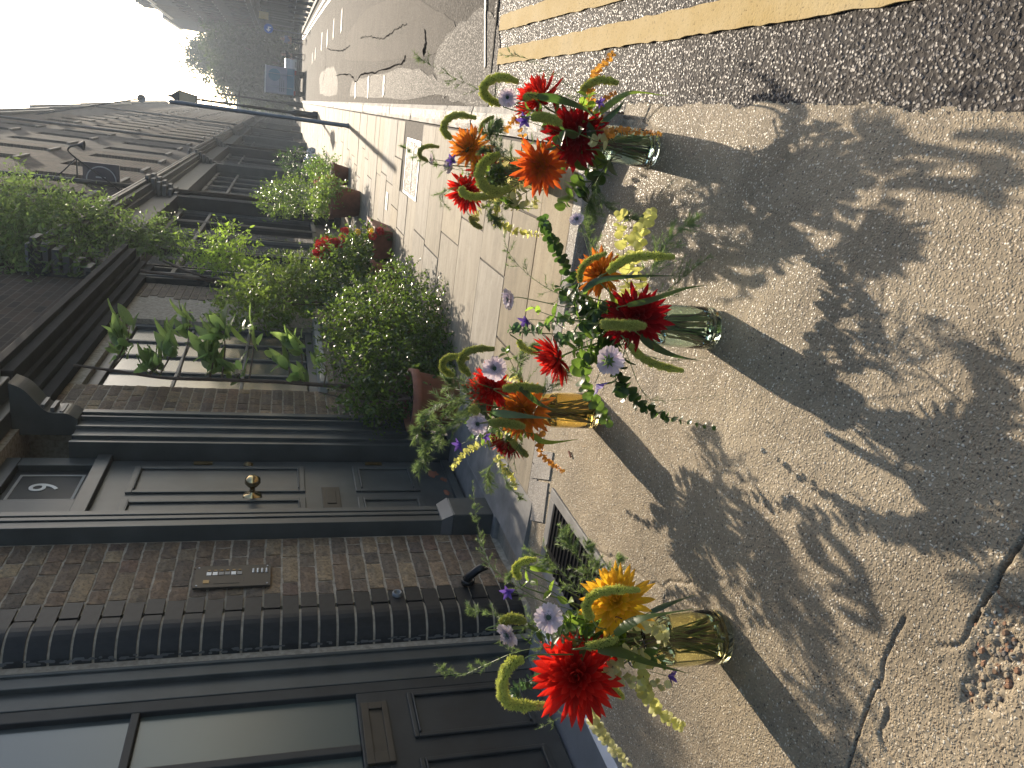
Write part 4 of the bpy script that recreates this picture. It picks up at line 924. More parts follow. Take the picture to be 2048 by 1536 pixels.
# blue arrow sign
p = at(537, 57, 58); bs = thing('road_sign', 'round blue sign with a white arrow pointing left on a grey pole', 'road sign', (p.x, 58, -.02))
M_blue = plain('sign_blue', (.02, .09, .35), .4, 0, .05, 4, 0)
MB().lathe([(0, -.02), (.30, -.02), (.30, 0), (0, 0)], 28, (p.x, 58, p.z), 'y').obj('disc', M_blue, bs)
b = MB(); y_ = 57.97
ar = [(-.20, 0), (-.04, .15), (-.04, .05), (.12, .05), (.12, -.17), (.05, -.17), (.05, -.05), (-.04, -.05), (-.04, -.15)]
n = len(ar); b.add([(p.x+a, y_, p.z+c2) for a, c2 in ar]+[(p.x+a, y_+.008, p.z+c2) for a, c2 in ar], [tuple(range(n)), tuple(reversed(range(n, 2*n)))]+[(i, (i+1) % n, n+(i+1) % n, n+i) for i in range(n)]); b.obj('arrow', M_white, bs)
MB().tube([(p.x, 58.04, -.02), (p.x, 58.04, p.z+.3)], .038, 8).obj('pole', M_lead, bs)
# yellow sign boards behind
p = at(526, 25, 64); ys_ = thing('yellow_notice', 'small yellow notice board beside the blue arrow sign', 'sign', (p.x, 66, 0)); MB().box(p.x-.25, p.x+.25, 66, 66.04, p.z-.35, p.z+.35).obj('board', M_yellow, ys_); MB().tube([(p.x, 66.06, -.02), (p.x, 66.06, p.z+.3)], .03, 6).obj('pole', M_lead, ys_)
# people
def skinfig(name, label, x, y, h, facing, top, legs, hair, stride=.25, z=0):
    s = h/1.75; base = thing(name, label, 'person', (x, y, z))
    def chain(part, V, E_, R, mat):
        me = bpy.data.meshes.new(part); me.from_pydata([Vector(v)*s for v in V], E_, []); o = bpy.data.objects.new(part, me); COL.objects.link(o); o.parent = base; o.rotation_euler[2] = facing
        me.materials.append(mat); m = o.modifiers.new('skin', 'SKIN'); 
        for i, r in enumerate(R): me.skin_vertices[0].data[i].radius = (r[0]*s, r[1]*s) if isinstance(r, tuple) else (r*s, r*s)
        me.skin_vertices[0].data[0].use_root = True
        q = o.modifiers.new('sub', 'SUBSURF'); q.levels = q.render_levels = 2; return o
    st = stride
    V = [(0, 0, .95), (0, 0, 1.2), (0, 0, 1.40), (0, .01, 1.52), (0, .02, 1.62), (0, .03, 1.70),
         (.09, 0, .90), (.10, st*.45, .50), (.10, st*.6, .09), (.10, st*.6+.14, .04),
         (-.09, 0, .90), (-.10, -st*.2, .50), (-.10, -st, .12), (-.10, -st+.13, .05),
         (.19, 0, 1.40), (.24, -.06, 1.13), (.25, .06, .90), (.25, .09, .82),
         (-.19, 0, 1.40), (-.24, .05, 1.13), (-.24, .20, .95), (-.24, .25, .89)]
    E_ = [(0, 1), (1, 2), (2, 3), (3, 4), (4, 5), (0, 6), (6, 7), (7, 8), (8, 9), (0, 10), (10, 11), (11, 12), (12, 13), (2, 14), (14, 15), (15, 16), (16, 17), (2, 18), (18, 19), (19, 20), (20, 21)]
    R = [(.16, .11), (.15, .10), (.17, .10), .055, .095, .08, .09, .062, .04, .04, .09, .062, .04, .04, .065, .045, .034, .03, .065, .045, .034, .03]
    M_skin = MATS.get('skin') or plain('skin', (.45, .27, .19), .6, 0, .1, 9, 0)
    chain('body', V, E_, R, M_skin)
    chain('shirt', [(0, 0, .93), (0, 0, 1.2), (0, 0, 1.41), (.19, 0, 1.41), (.24, -.06, 1.15), (-.19, 0, 1.41), (-.24, .05, 1.15)], [(0, 1), (1, 2), (2, 3), (3, 4), (2, 5), (5, 6)], [(.18, .125), (.165, .115), (.18, .115), .078, .06, .078, .06], top)
    chain('trousers', [(0, 0, .98), (.09, 0, .88), (.10, st*.45, .50), (.10, st*.6, .13), (-.09, 0, .88), (-.10, -st*.2, .50), (-.10, -st, .15)], [(0, 1), (1, 2), (2, 3), (0, 4), (4, 5), (5, 6)], [(.17, .12), .105, .08, .06, .105, .08, .06], legs)
    chain('hair', [(0, -.02, 1.66), (0, 0, 1.73)], [(0, 1)], [.1, .085], hair)
    return base
M_shirt1 = plain('lilac_grey_shirt', (.25, .24, .33), .8, 0, .1, 9, .1); M_dark1 = plain('dark_cloth', (.03, .03, .035), .9, 0, .2, 9, .1); M_hair = plain('brown_hair', (.06, .035, .02), .7, 0, .2, 30, .2)
p = at(592, 82, 64); skinfig('person', 'person in a pale lilac grey top walking on the opposite pavement', p.x, 64, 1.72, PI*.9, M_shirt1, M_dark1, M_hair)
p = at(592, 113, 66); skinfig('person', 'person in dark clothes walking in the road between the lorry and the bollards', p.x, 66, 1.74, PI*.8, M_dark1, M_dark1, M_hair, .3, ZR)
# rubbish bags
for i, (px, py, r, lab) in enumerate(((630, 325, .34, 'crumpled pale plastic bag slumped beside the shop doorway'), (622, 305, .22, 'smaller pale plastic bag tied up behind the crumpled one'))):
    g_ = gnd(px+8, py); X_, Y_, Z_ = [], [], []
    vs = []; nu, nv = 22, 12; rr = random.Random(i)
    for a in range(nv+1):
        th_ = PI*a/nv
        for c2 in range(nu):
            ph = 2*PI*c2/nu; rad = r*(1+.14*math.sin(5*ph+3*th_+i)+.10*math.sin(9*th_+4*ph)+rr.uniform(-.05, .05)); vs.append((g_.x+rad*math.sin(th_)*math.cos(ph)*.8, g_.y+rad*math.sin(th_)*math.sin(ph), max(.003, r*.62+rad*math.cos(th_)*.75)))
    o = MB().add(vs, [(a*nu+c2, a*nu+(c2+1) % nu, (a+1)*nu+(c2+1) % nu, (a+1)*nu+c2) for a in range(nv) for c2 in range(nu)]).obj('plastic_bag', M_bag)
    o['label'] = lab; o['category'] = 'bag'

# ================================================================== PLANTS
def leafgeo(n, centers, dirs, sizes, aspect=.45, fold=.25, seed=1, curl=.2, tip=1.):
    """n leaves as 4-face folded blades -> verts, faces"""
    r = np.random.default_rng(seed); d = dirs/np.linalg.norm(dirs, axis=1, keepdims=True)
    up = r.normal(size=(n, 3))*.7+np.array([0, -.3, 1]); s = np.cross(d, up); s /= np.linalg.norm(s, axis=1, keepdims=True)+1e-9; nn = np.cross(s, d)
    L_ = sizes[:, None]; W_ = L_*aspect*.5
    p0 = centers; p1 = centers+d*L_*.5+nn*L_*curl*.12; p2 = centers+d*L_*tip-nn*L_*curl*.25
    l1 = centers+d*L_*.28-s*W_*.85+nn*L_*fold*.2; l2 = centers+d*L_*.68-s*W_*.8+nn*L_*(fold*.2-curl*.05)
    r1 = centers+d*L_*.28+s*W_*.85+nn*L_*fold*.2; r2 = centers+d*L_*.68+s*W_*.8+nn*L_*(fold*.2-curl*.05)
    V = np.stack([p0, l1, l2, p2, r2, r1, p1], 1).reshape(-1, 3)
    F = []
    for i in range(n): o = 7*i; F += [(o, o+6, o+1), (o+1, o+6, o+2), (o+2, o+6, o+3), (o, o+5, o+6), (o+5, o+4, o+6), (o+4, o+3, o+6)]
    return V, F
def fastobj(name, V, F, mat, parent, kind=None, smooth=False):
    me = bpy.data.meshes.new(name); V = np.asarray(V, float)
    if parent is not None: V = V-np.array(parent_world(parent).translation)
    me.from_pydata(V.tolist(), [], F); me.materials.append(mat)
    if smooth: me.polygons.foreach_set('use_smooth', [True]*len(me.polygons))
    o = bpy.data.objects.new(name, me); COL.objects.link(o); o.parent = parent
    if kind: o['kind'] = kind
    return o
def crown(parent, blobs, n, size, mat, seed, aspect=.5, surf=.55, down=0., xmin=-2.07, name='foliage', twigs=True, out=.6):
    """leaves on sprays spread through several ellipsoid clumps (cx,cy,cz,rx,ry,rz)"""
    r = np.random.default_rng(seed); vol = np.array([b_[3]*b_[4]*b_[5] for b_ in blobs])**.67; pr = vol/vol.sum()
    per = 7; ns = n//per; C_, D_ = [], []; tw = MB()
    for k in range(ns):
        b_ = blobs[r.choice(len(blobs), p=pr)]; c = np.array(b_[:3]); R_ = np.array(b_[3:6]); u = r.normal(size=3); u /= np.linalg.norm(u)
        q = surf+(1-surf)*r.random()**.6; p = c+u*R_*q*(1+.18*r.normal()); 
        if p[0] < xmin+.02: p[0] = xmin+.02+.05*r.random()
        dr = u*out+r.normal(size=3)*.45+np.array([0, 0, .25-down]); dr /= np.linalg.norm(dr); ln = size*per*.42*(.6+.8*r.random())
        sd_ = np.cross(dr, r.normal(size=3)); sd_ /= np.linalg.norm(sd_)
        if twigs and k % 2 == 0: tw.tube([tuple(p-dr*ln*.6), tuple(p+dr*ln)], size*.022, 3, False)
        for j in range(per):
            t = j/(per-1); s_ = 1 if j % 2 else -1
            C_.append(p+dr*ln*t); D_.append(dr*.55+sd_*s_*.8+r.normal(size=3)*.22)
    C_ = np.array(C_); D_ = np.array(D_); C_[:, 0] = np.maximum(C_[:, 0], xmin)
    D_[:, 0] = np.where(C_[:, 0] < xmin+size, np.abs(D_[:, 0]), D_[:, 0])
    V, F = leafgeo(len(C_), C_, D_, size*(.6+.7*r.random(len(C_))), aspect, seed=seed)
    o = fastobj(name, V, F, mat, parent, 'stuff')
    if twigs: tw.obj('twig', M_stemb, parent, kind='stuff')
    return o
def pot(parent, c, r, h, square=False, mat=M_terra, taper=.75):
    if square:
        b = MB(); rx, ry = r
        def ring(k, z): return [(c[0]-rx*k, c[1]-ry*k, z), (c[0]+rx*k, c[1]-ry*k, z), (c[0]+rx*k, c[1]+ry*k, z), (c[0]-rx*k, c[1]+ry*k, z)]
        v = ring(taper, c[2])+ring(1, c[2]+h*.86)+ring(1.06, c[2]+h*.86)+ring(1.06, c[2]+h)+ring(.92, c[2]+h)+ring(.92, c[2]+h*.85)
        f = [(3, 2, 1, 0)]+[(4*k+i, 4*k+(i+1) % 4, 4*k+4+(i+1) % 4, 4*k+4+i) for k in range(5) for i in range(4)]
        b.add(v, f).obj('pot', mat, parent, bevel=.006); MB().add(ring(.92, c[2]+h*.88), [(0, 1, 2, 3)]).obj('soil', M_soil, parent)
    else:
        MB().lathe([(0, 0), (r*taper, 0), (r*.97, h*.82), (r*1.06, h*.83), (r*1.08, h), (r*.95, h), (r*.92, h*.85)], 28, c).obj('pot', mat, parent, True); MB().lathe([(0, h*.88), (r*.93, h*.88)], 20, c).obj('soil', M_soil, parent)
def stems(parent, base, tops, r0=.012, mat=M_stemb, name='stem'):
    for t in tops:
        m = base.lerp(t, .5)+jit(.05); MB().tube(spline([base+jit(.03)*1, m, t], 8), [r0*(1-.6*i/7) for i in range(8)], 5).obj(name, mat, parent)
# 1 dense shrub in a terracotta pot beside the door
P = Vector((-1.80, 4.74, 0)); t1 = thing('potted_shrub', 'big dense small leaved shrub in a round terracotta pot right beside the dark door', 'plant', P)
pot(t1, P, .20, .33); stems(t1, P+Vector((0, 0, .3)), [Vector((-1.8, 5.3, .7)), Vector((-1.7, 5.6, .6)), Vector((-1.9, 5.1, .9))])
crown(t1, [(max(q.x, -1.9), q.y, q.z, *r_) for q, r_ in ((at(885, 775, 4.95), (.2, .2, .12)), (at(800, 690, 5.4), (.3, .34, .30)), (at(750, 620, 5.9), (.26, .34, .24)), (at(855, 640, 5.5), (.26, .34, .20)), (at(885, 700, 5.2), (.26, .3, .16)), (at(735, 740, 5.3), (.2, .34, .26)), (at(800, 780, 5.0), (.24, .28, .24)), (at(700, 660, 5.9), (.2, .3, .2)), (at(860, 760, 4.9), (.2, .24, .16)), (at(800, 570, 6.3), (.18, .28, .2)), (at(760, 830, 4.9), (.12, .2, .26)))], 15500, .034, G7, 11, surf=.3)
# 2 planter box with shrubs behind it
P = Vector((-1.72, 6.9, 0)); t2 = thing('planter_box', 'square terracotta planter with dark spreading greenery between the big shrub and the geraniums', 'plant', P)
pot(t2, P, (.20, .26), .34, True)
crown(t2, [(-1.75, 6.75, .42, .20, .3, .14), (-1.6, 7.4, .26, .16, .25, .16), (-1.85, 6.9, .6, .18, .3, .25)], 1100, .045, G2, 12)
P = Vector((-1.80, 7.6, 0)); t3 = thing('potted_shrub', 'upright lime green leaved shrub against the wall between the window and the geraniums', 'plant', P)
pot(t3, P, .2, .34); crown(t3, [(-1.82, 7.7, 1.15, .22, .5, .42), (-1.85, 7.2, 1.35, .18, .4, .38), (-1.75, 8.1, .9, .24, .4, .3), (-1.9, 8.2, 1.45, .14, .35, .22)], 4200, .055, G10, 13, .42, .35)
stems(t3, P+Vector((0, 0, .3)), [Vector((-1.85, 7.5, 1.1)), Vector((-1.8, 7.9, 1.2)), Vector((-1.8, 7.2, 1.2))])
P = Vector((-1.66, 7.9, 0)); t4 = thing('potted_shrub', 'grey green bushy shrub in front of the lime shrub below the red geraniums', 'plant', P)
pot(t4, P, .2, .3); crown(t4, [(-1.62, 7.8, .50, .24, .4, .28), (-1.5, 8.1, .40, .22, .3, .2), (-1.7, 7.4, .55, .2, .3, .28)], 3600, .042, G7, 14, surf=.35)
# geraniums
P = Vector((-1.36, 8.75, 0)); t5 = thing('potted_geraniums', 'low planter of scarlet geraniums with a few yellow blooms on the sunny pavement', 'plant', P)
pot(t5, P, (.18, .4), .22, True); crown(t5, [(q.x, q.y, q.z, *r_) for q, r_ in ((at(745, 495, 8.7), (.22, .3, .2)), (at(690, 510, 8.6), (.22, .3, .2)), (at(665, 520, 8.5), (.16, .3, .16)), (at(770, 500, 8.8), (.16, .3, .12)))], 2600, .045, G7, 15, .8, .35)
def cluster(par, c, r, n, mat, name='flower_head', s=.02):
    b = MB(); rr = random.Random(int(abs(c[0]*999)))
    for k in range(n):
        u = Vector((rr.gauss(0, 1), rr.gauss(0, 1), rr.gauss(0, 1))).normalized(); p = Vector(c)+u*r*rr.uniform(.6, 1); q = u.orthogonal().normalized(); w_ = u.cross(q)
        for a in range(5):
            an = a*2*PI/5; d1 = (q*math.cos(an)+w_*math.sin(an))*s; d2 = (q*math.cos(an+.9)+w_*math.sin(an+.9))*s; b.add([tuple(p), tuple(p+d1+u*s*.3), tuple(p+(d1+d2)*.75+u*s*.25), tuple(p+d2+u*s*.3)], [(0, 1, 2, 3)])
    return b.obj(name, mat, par)
for px, py, y in [(a_, b_2, 8.3) for a_, b_2 in ((640, 495), (632, 505), (652, 500), (645, 512), (655, 488), (663, 486), (685, 478), (678, 490), (640, 520), (690, 462), (760, 463), (745, 472), (650, 480), (636, 488), (648, 506), (672, 484), (630, 512), (655, 510))]:
    c = at(px, py, y); cluster(t5, c, .042, 16, P_ger)
    MB().tube([tuple(c), (c.x+.01, c.y+random.uniform(-.1, .1), c.z-.22)], .004, 4).obj('flower_stem', M_stem, t5)
for px, py in ((716, 465), (742, 462)): cluster(t5, at(px, py, 8.4), .03, 8, P_yel)
# group farther along
P = Vector((-1.42, 12.6, 0)); t6 = thing('potted_plant', 'terracotta pot with trailing green plant farther along by the dark shopfront', 'plant', P)
pot(t6, P, .27, .46); crown(t6, [(-1.36, 12.6, .56, .3, .4, .14), (-1.2, 12.3, .42, .14, .3, .14)], 1500, .045, G10, 16, .7)
P = Vector((-1.55, 13.6, 0)); t7 = thing('potted_grass', 'spiky arching strap leaved plant behind the trailing terracotta pot', 'plant', P); pot(t7, P, .22, .4)
b = MB(); rr = random.Random(3)
for k in range(90):
    a = rr.uniform(0, 2*PI); ln = rr.uniform(.5, .9); d = Vector((math.cos(a), math.sin(a), 0)); base = P+Vector((0, 0, .4)); pts = [base+d*ln*.7*t+Vector((0, 0, ln*(1.1*t-.9*t*t))) for t in (0, .25, .5, .75, 1)]
    s = Vector((-d.y, d.x, 0))*.011; v = []
    for i, p in enumerate(pts): k2 = (1-(i/4)**2); v += [tuple(p-s*k2), tuple(p+s*k2)]
    b.add(v, [(2*i, 2*i+1, 2*i+3, 2*i+2) for i in range(4)])
b.obj('blade', G1, t7, kind='stuff')
P = Vector((-1.70, 15.0, 0)); t8 = thing('potted_shrub', 'tall loose shrub with tiny glinting leaves at the back of the far pot group', 'plant', P); pot(t8, P, .25, .45)
crown(t8, [(-1.68, 14.8, 1.0, .3, .7, .5), (-1.7, 15.6, .9, .3, .6, .45), (-1.75, 14.2, 1.25, .22, .4, .35)], 3200, .05, G7, 17)
P = Vector((-1.22, 15.2, 0)); t9 = thing('potted_geranium', 'small clipped bush with coral red flowers at the far end of the pots', 'plant', P); pot(t9, P, .22, .3)
crown(t9, [(-1.22, 15.2, .48, .28, .5, .24), (-1.2, 16.0, .42, .25, .4, .26)], 1600, .05, G1, 18)
for px, py in ((633, 366), (640, 359), (657, 355), (636, 372)): cluster(t9, at(px, py, 14.7), .05, 9, P_ger, s=.03)
P = Vector((-1.75, 24., 0)); t10 = thing('potted_shrub', 'small dark shrub by the wall just beyond the plastic bags', 'plant', P); pot(t10, P, .25, .4); crown(t10, [(-1.7, 24., .8, .3, .6, .5)], 900, .07, G2, 19)
# climbing wisteria-like mass on the upper wall
vn = thing('climbing_plant', 'feathery light green climber hanging from the upper wall above the shopfront', 'climbing plant', (-2.08, 10, 0))
MB().tube(spline([(-2.04, 8.9, 0), (-2.05, 8.95, 1.5), (-2.02, 9.3, 3), (-1.95, 10.2, 3.6), (-1.95, 12, 4.2)], 20), .03, 7).obj('trunk', M_stemb, vn)
def vblob(px, py, y, rx, ry, rz): p = at(px, py, y); return (max(p.x, -2.0), p.y, p.z, rx, ry, rz)
VB = [vblob(*q) for q in ((60, 430, 10.5, .3, .8, .5), (130, 440, 10.8, .3, .8, .4), (60, 500, 9.5, .35, .8, .5), (200, 450, 11, .28, .7, .35), (250, 480, 10.5, .25, .6, .35), (310, 470, 11.3, .25, .6, .35), (20, 400, 11.5, .35, .8, .6), (130, 520, 9.3, .25, .6, .4), (10, 480, 10., .4, .8, .6), (-60, 440, 10.5, .4, .9, .6), (340, 510, 10.5, .18, .5, .3))]
crown(vn, VB, 13000, .07, G11, 21, .38, .3, .45)
v2 = thing('climbing_plant', 'lime leaved climber spray crossing the dark shopfront above the geraniums', 'climbing plant', (-2.08, 9, 0))
MB().tube(spline([(-2.05, 9.0, 0), (-2.04, 8.8, 1.2), (-2.0, 9.0, 2.0), (-1.98, 9.6, 2.5)], 14), .016, 6).obj('trunk', M_stemb, v2)
crown(v2, [vblob(*q) for q in ((460, 480, 9.6, .12, .3, .16), (480, 500, 9.4, .13, .25, .14), (505, 530, 9.0, .12, .3, .12), (450, 520, 9.4, .16, .3, .2), (430, 530, 9.6, .16, .3, .2), (540, 550, 8.7, .08, .25, .08), (400, 500, 10, .16, .3, .2))], 1500, .062, G9, 22, .38, .3)
# large leaved young tree against the wall
lq = thing('young_tree', 'young wall trained tree with big oblong leaves in front of the sash window', 'tree', (-1.95, 5.55, 0))
tp = [(870, 800, 5.35), (680, 803, 5.35), (560, 806, 5.4), (430, 802, 5.4), (330, 792, 5.4), (240, 780, 5.5), (150, 768, 5.6)]
trk = spline([Vector((max(-2.0, p.x), p.y, p.z)) for p in [at(*q) for q in tp]], 30); trk = [Vector((-2.0+.06*(i > 2), t.y, t.z)) for i, t in enumerate(trk)]
MB().tube([Vector((-1.98, 5.3, 0))]+trk, [.018-.009*i/30 for i in range(31)], 7).obj('trunk', M_stemb, lq)
def bigleaf():
    n = 7; v = []; f = []
    for i in range(n+1):
        t = i/n; wd = .17*math.sin(PI*min(1, t**.85*1.0))**.8*(1 if t < 1 else 0); z = .12*t-.28*t*t
        v += [(-wd, t, z+.04), (0, t, z), (wd, t, z+.04)]
    for i in range(n): f += [(3*i, 3*i+1, 3*i+4, 3*i+3), (3*i+1, 3*i+2, 3*i+5, 3*i+4)]
    return MB().add(v, f).mesh('leaf', G8, True)
BL_ = bigleaf(); rr = random.Random(12)
CL = [((350, 680), 14, .17, 6.1), ((500, 640), 12, .15, 6.2), ((470, 760), 12, .15, 5.6), ((640, 720), 10, .13, 5.8), ((415, 700), 20, .16, 5.8), ((440, 640), 24, .17, 6.1), ((430, 730), 16, .15, 5.7), ((560, 720), 14, .15, 5.9), ((590, 680), 14, .15, 6.0), ((260, 650), 18, .18, 6.2), ((320, 740), 20, .17, 5.8), ((250, 700), 12, .17, 6.0), ((600, 760), 12, .13, 5.5), ((300, 790), 10, .14, 5.6), ((380, 620), 10, .17, 6.2)]
for (pp_, n, sz, y) in CL:
    c = at(pp_[0], pp_[1], y); c.x = max(c.x, -1.97)
    j = min(range(len(trk)), key=lambda i: (trk[i]-c).length+.5*max(0, trk[i].z-c.z)); brp = spline([trk[j], trk[j].lerp(c, .5)+Vector((.03, 0, -.03)), c], 8)
    MB().tube(brp, [.007-.003*i/7 for i in range(8)], 5).obj('branch', M_stemb, lq)
    for k in range(n):
        t = rr.uniform(.55, 1); p = brp[int(t*7)]+jit(.05)
        a = k*2.4; sz_ = 1.45; d = Vector((abs(math.cos(a))*.7+.1, math.sin(a), rr.uniform(-.1, 1.1))).normalized(); s = sz*1.35*rr.uniform(.55, 1.15)
        zf = Vector((rr.uniform(-.2, 1.), rr.uniform(-1., .8), 1)); inst('leaf', BL_, lq, frame(p-lq.location, d, zf, s*.95, s, s))
# distant street trees
def tree(label, c, R_, n, seed, base_z, size=.45):
    t = thing('street_tree', label, 'tree', (c.x, c.y, base_z))
    MB().tube(spline([(c.x, c.y, base_z), (c.x+.1, c.y, base_z+2), (c.x, c.y, c.z)], 8), [.3, .28, .26, .22, .2, .16, .12, .08], 8).obj('trunk', M_stemb, t)
    for k in range(6): a = k*1.05; MB().tube([(c.x, c.y, c.z-R_[2]*.6), (c.x+math.cos(a)*R_[0]*.6, c.y+math.sin(a)*R_[1]*.6, c.z+R_[2]*.2)], [.12, .04], 5).obj('limb', M_stemb, t)
    rr = random.Random(seed); bl = [(c.x+rr.uniform(-.55, .55)*R_[0], c.y+rr.uniform(-.5, .5)*R_[1], c.z+rr.uniform(-.55, .6)*R_[2], R_[0]*rr.uniform(.3, .5), R_[1]*.45, R_[2]*rr.uniform(.3, .45)) for _ in range(12)]
    crown(t, bl, n, size, GT, seed, .6, .3, .1, -99, twigs=False, name='crown')
tree('large leafy street tree rising above the lorry against the white sky', at(505, 125, 100), (5.0, 4, 5.6), 16000, 31, ZR, .46)
tree('pale green smaller tree beside the lamp post beyond the lorry', at(540, 185, 108), (2.2, 2.5, 3.4), 5000, 32, ZR, .4)
tree('tall airy tree behind the big street tree', at(425, 112, 128), (3.8, 3, 4.2), 7000, 33, ZR, .45)

# ================================================================== VASES
VASES = []
def vase(label, c, r, h, mat, neck=.82, group=None):
    z = c.z+.001; x, y = c.x, c.y; n = 40; t = .0042
    t_ = thing('glass_vase', label, 'vase', (x, y, z))
    out = [(0, .004), (r*.72, .0), (r*.90, .002), (r*.99, .010), (r, .024), (r*.985, h*.35), (r*.97, h*.62), (r*.90, h*.76), (r*neck, h*.86), (r*(neck-.02), h*.93), (r*(neck+.03), h*.985), (r*(neck+.02), h)]
    inn = [(r*(neck+.02)-t, h), (r*(neck-.02)-t, h*.93), (r*neck-t, h*.86), (r*.90-t, h*.76), (r*.97-t, h*.62), (r*.985-t, h*.35), (r-t, .034), (r*.9-t, .018), (0, .014)]
    MB().lathe(out+inn, n, (x, y, z)).obj('glass', mat, t_, True)
    wl = h*.66; ri = lambda zz: float(np.interp(zz, [.034, h*.35, h*.62, h*.76], [r-t, r*.985-t, r*.97-t, r*.90-t]))-.0006
    MB().lathe([(0, .0147), (r*.9-t-.001, .0187), (ri(.034), .0345), (ri(h*.35), h*.35), (ri(h*.62), h*.62), (ri(wl), wl), (ri(wl)-.002, wl-.001), (0, wl-.001)], n, (x, y, z)).obj('water', M_water, t_, True)
    return dict(t=t_, c=Vector((x, y, z)), r=r, h=h, neck=neck)
def gpos(px, py):
    p = gnd(px, py, 0)
    for _ in range(8): p = gnd(px, py, float(ramp_z(np.array(p.x))))
    return p
V1 = vase('yellow tinted glass vase nearest the glazed door, at the left of the group', gpos(1442, 1272), .073, .27, M_glass_y, .86)
V2 = vase('green tinted glass vase standing alone at the front middle of the concrete', gpos(1424, 657), .064, .27, M_glass_g, .78)
V3 = vase('green tinted glass vase near the road beside the kerb end', gpos(1306, 300), .067, .27, M_glass_g, .82)
V4 = vase('amber yellow glass vase with a bright glint behind the middle one, near the step', gpos(1190, 822), .070, .27, M_glass_y2, .84)
V5 = vase('yellow glass vase farthest back standing on the paving behind the other four', gnd(1092, 352, 0.002), .072, .27, M_glass_y, .84)
VN = {'V1': 'in the leftmost vase', 'V2': 'in the middle green vase', 'V3': 'in the roadside vase', 'V4': 'in the amber vase', 'V5': 'in the farthest vase'}
VD = {'V1': V1, 'V2': V2, 'V3': V3, 'V4': V4, 'V5': V5}
random.seed(21)
def stempath(v, tip, tdir=None, n=14):
    V = VD[v]; c = V['c']; a = random.uniform(0, 2*PI); rb_ = V['r']*.6*random.random()**.5
    base = c+Vector((math.cos(a)*rb_, math.sin(a)*rb_, .02+.02*random.random()))
    hd = Vector((tip.x-c.x, tip.y-c.y, 0)); l_ = hd.length; hd = hd/l_ if l_ > 1e-4 else Vector((1, 0, 0))
    rm = V['r']*(V['neck']-.2)*random.uniform(.45, .95)
    sd_ = Vector((-hd.y, hd.x, 0))*random.uniform(-.3, .3)
    mouth = c+(hd+sd_).normalized()*rm+Vector((0, 0, V['h']*1.0))
    rel = tip.z-(c.z+V['h'])
    P = [base, base.lerp(mouth, .55), mouth]
    if rel > .05 or l_ > .10:
        mid = mouth.lerp(tip, .5)+Vector((0, 0, max(0, .10*l_+.03-.2*rel)))
        if mid.z < c.z+V['h']+.01: mid.z = c.z+V['h']+.015
        P.append(mid)
    if tdir is not None: P.append(tip-Vector(tdir).normalized()*.03)
    P.append(tip); return spline(P, n+6)
def mkstem(v, tip, par, rad=.0024, mat=M_stem, tdir=None):
    P = stempath(v, tip, tdir); MB().tube(P, [rad*(1.15-.4*i/len(P)) for i in range(len(P))], 6).obj('stem', mat, par, True); return P
# ------------------------------------------------ dahlia
def petalmesh(kind, mat):
    n = 6; v = []; f = []
    for i in range(n+1):
        t = i/n; wd = {'cactus': .092, 'broad': .13}[kind]*math.sin(PI*(.12+.80*t))**.75*(1 if t < .99 else .12)
        z = .10*math.sin(PI*t)*-1+.10*t*t; cup = .55*(.5+.6*t if kind == 'cactus' else .7)
        v += [(-wd, t, z+wd*cup), (-wd*.5, t, z+wd*cup*.25), (0, t, z), (wd*.5, t, z+wd*cup*.25), (wd, t, z+wd*cup)]
    for i in range(n): f += [(5*i+k, 5*i+k+1, 5*i+5+k+1, 5*i+5+k) for k in range(4)]
    return MB().add(v, f).mesh('petal', mat, True)
PM = {}
def dahlia(v, px, py, y, R, normal, mat, label, n=84, kind='cactus', flat=1.):
    n = int(n*1.35)
    c = at(px, py, y); N = Vector(normal).normalized(); back = c-N*R*.32
    t = thing('dahlia', label, 'dahlia', c, 'dahlias')
    P = mkstem(v, back-N*.01, t, .0034, M_stem, N)
    key = (kind, mat.name)
    if key not in PM: PM[key] = petalmesh(kind, mat)
    me = PM[key]; q = N.to_track_quat('Z', 'Y'); ga = PI*(3-5**.5)
    MB().lathe([(0, -.01), (R*.16, .0), (R*.22, R*.12), (R*.12, R*.24), (0, R*.26)], 12).obj('receptacle', M_stem, None)
    o = bpy.data.objects['receptacle'] if 'receptacle' in bpy.data.objects else None
    o = COL.objects[-1]; o.parent = t; o.matrix_basis = Matrix.Translation(back-c) @ q.to_matrix().to_4x4()
    for i in range(n):
        s = i/(n-1); th_ = (.12+1.50*s**.62)*flat+random.uniform(-.16, .16); a = i*ga+random.uniform(-.1, .1)
        d = Vector((math.cos(a)*math.sin(th_), math.sin(a)*math.sin(th_), math.cos(th_))); up_ = Vector((-math.cos(a)*math.cos(th_), -math.sin(a)*math.cos(th_), math.sin(th_)))
        L_ = R*(.34+.70*s**.55)*random.uniform(.82, 1.16); o0 = Vector((math.cos(a), math.sin(a), 0))*R*.14*s+Vector((0, 0, R*(.24-.14*s)))
        M = frame(o0, d, up_+jit(.35), L_*random.uniform(.85, 1.15)*(1.0+.35*(1-s)), L_, L_)
        inst('petal', me, t, Matrix.Translation(back-c) @ q.to_matrix().to_4x4() @ M)
    for k in range(5):   # green sepals behind
        a = k*2*PI/5; d = Vector((math.cos(a), math.sin(a), -.5)); inst('sepal', LEAFM['small'], t, Matrix.Translation(back-c) @ q.to_matrix().to_4x4() @ frame((0, 0, 0), d, (0, 0, 1), R*.35, R*.35, R*.35))
    return t
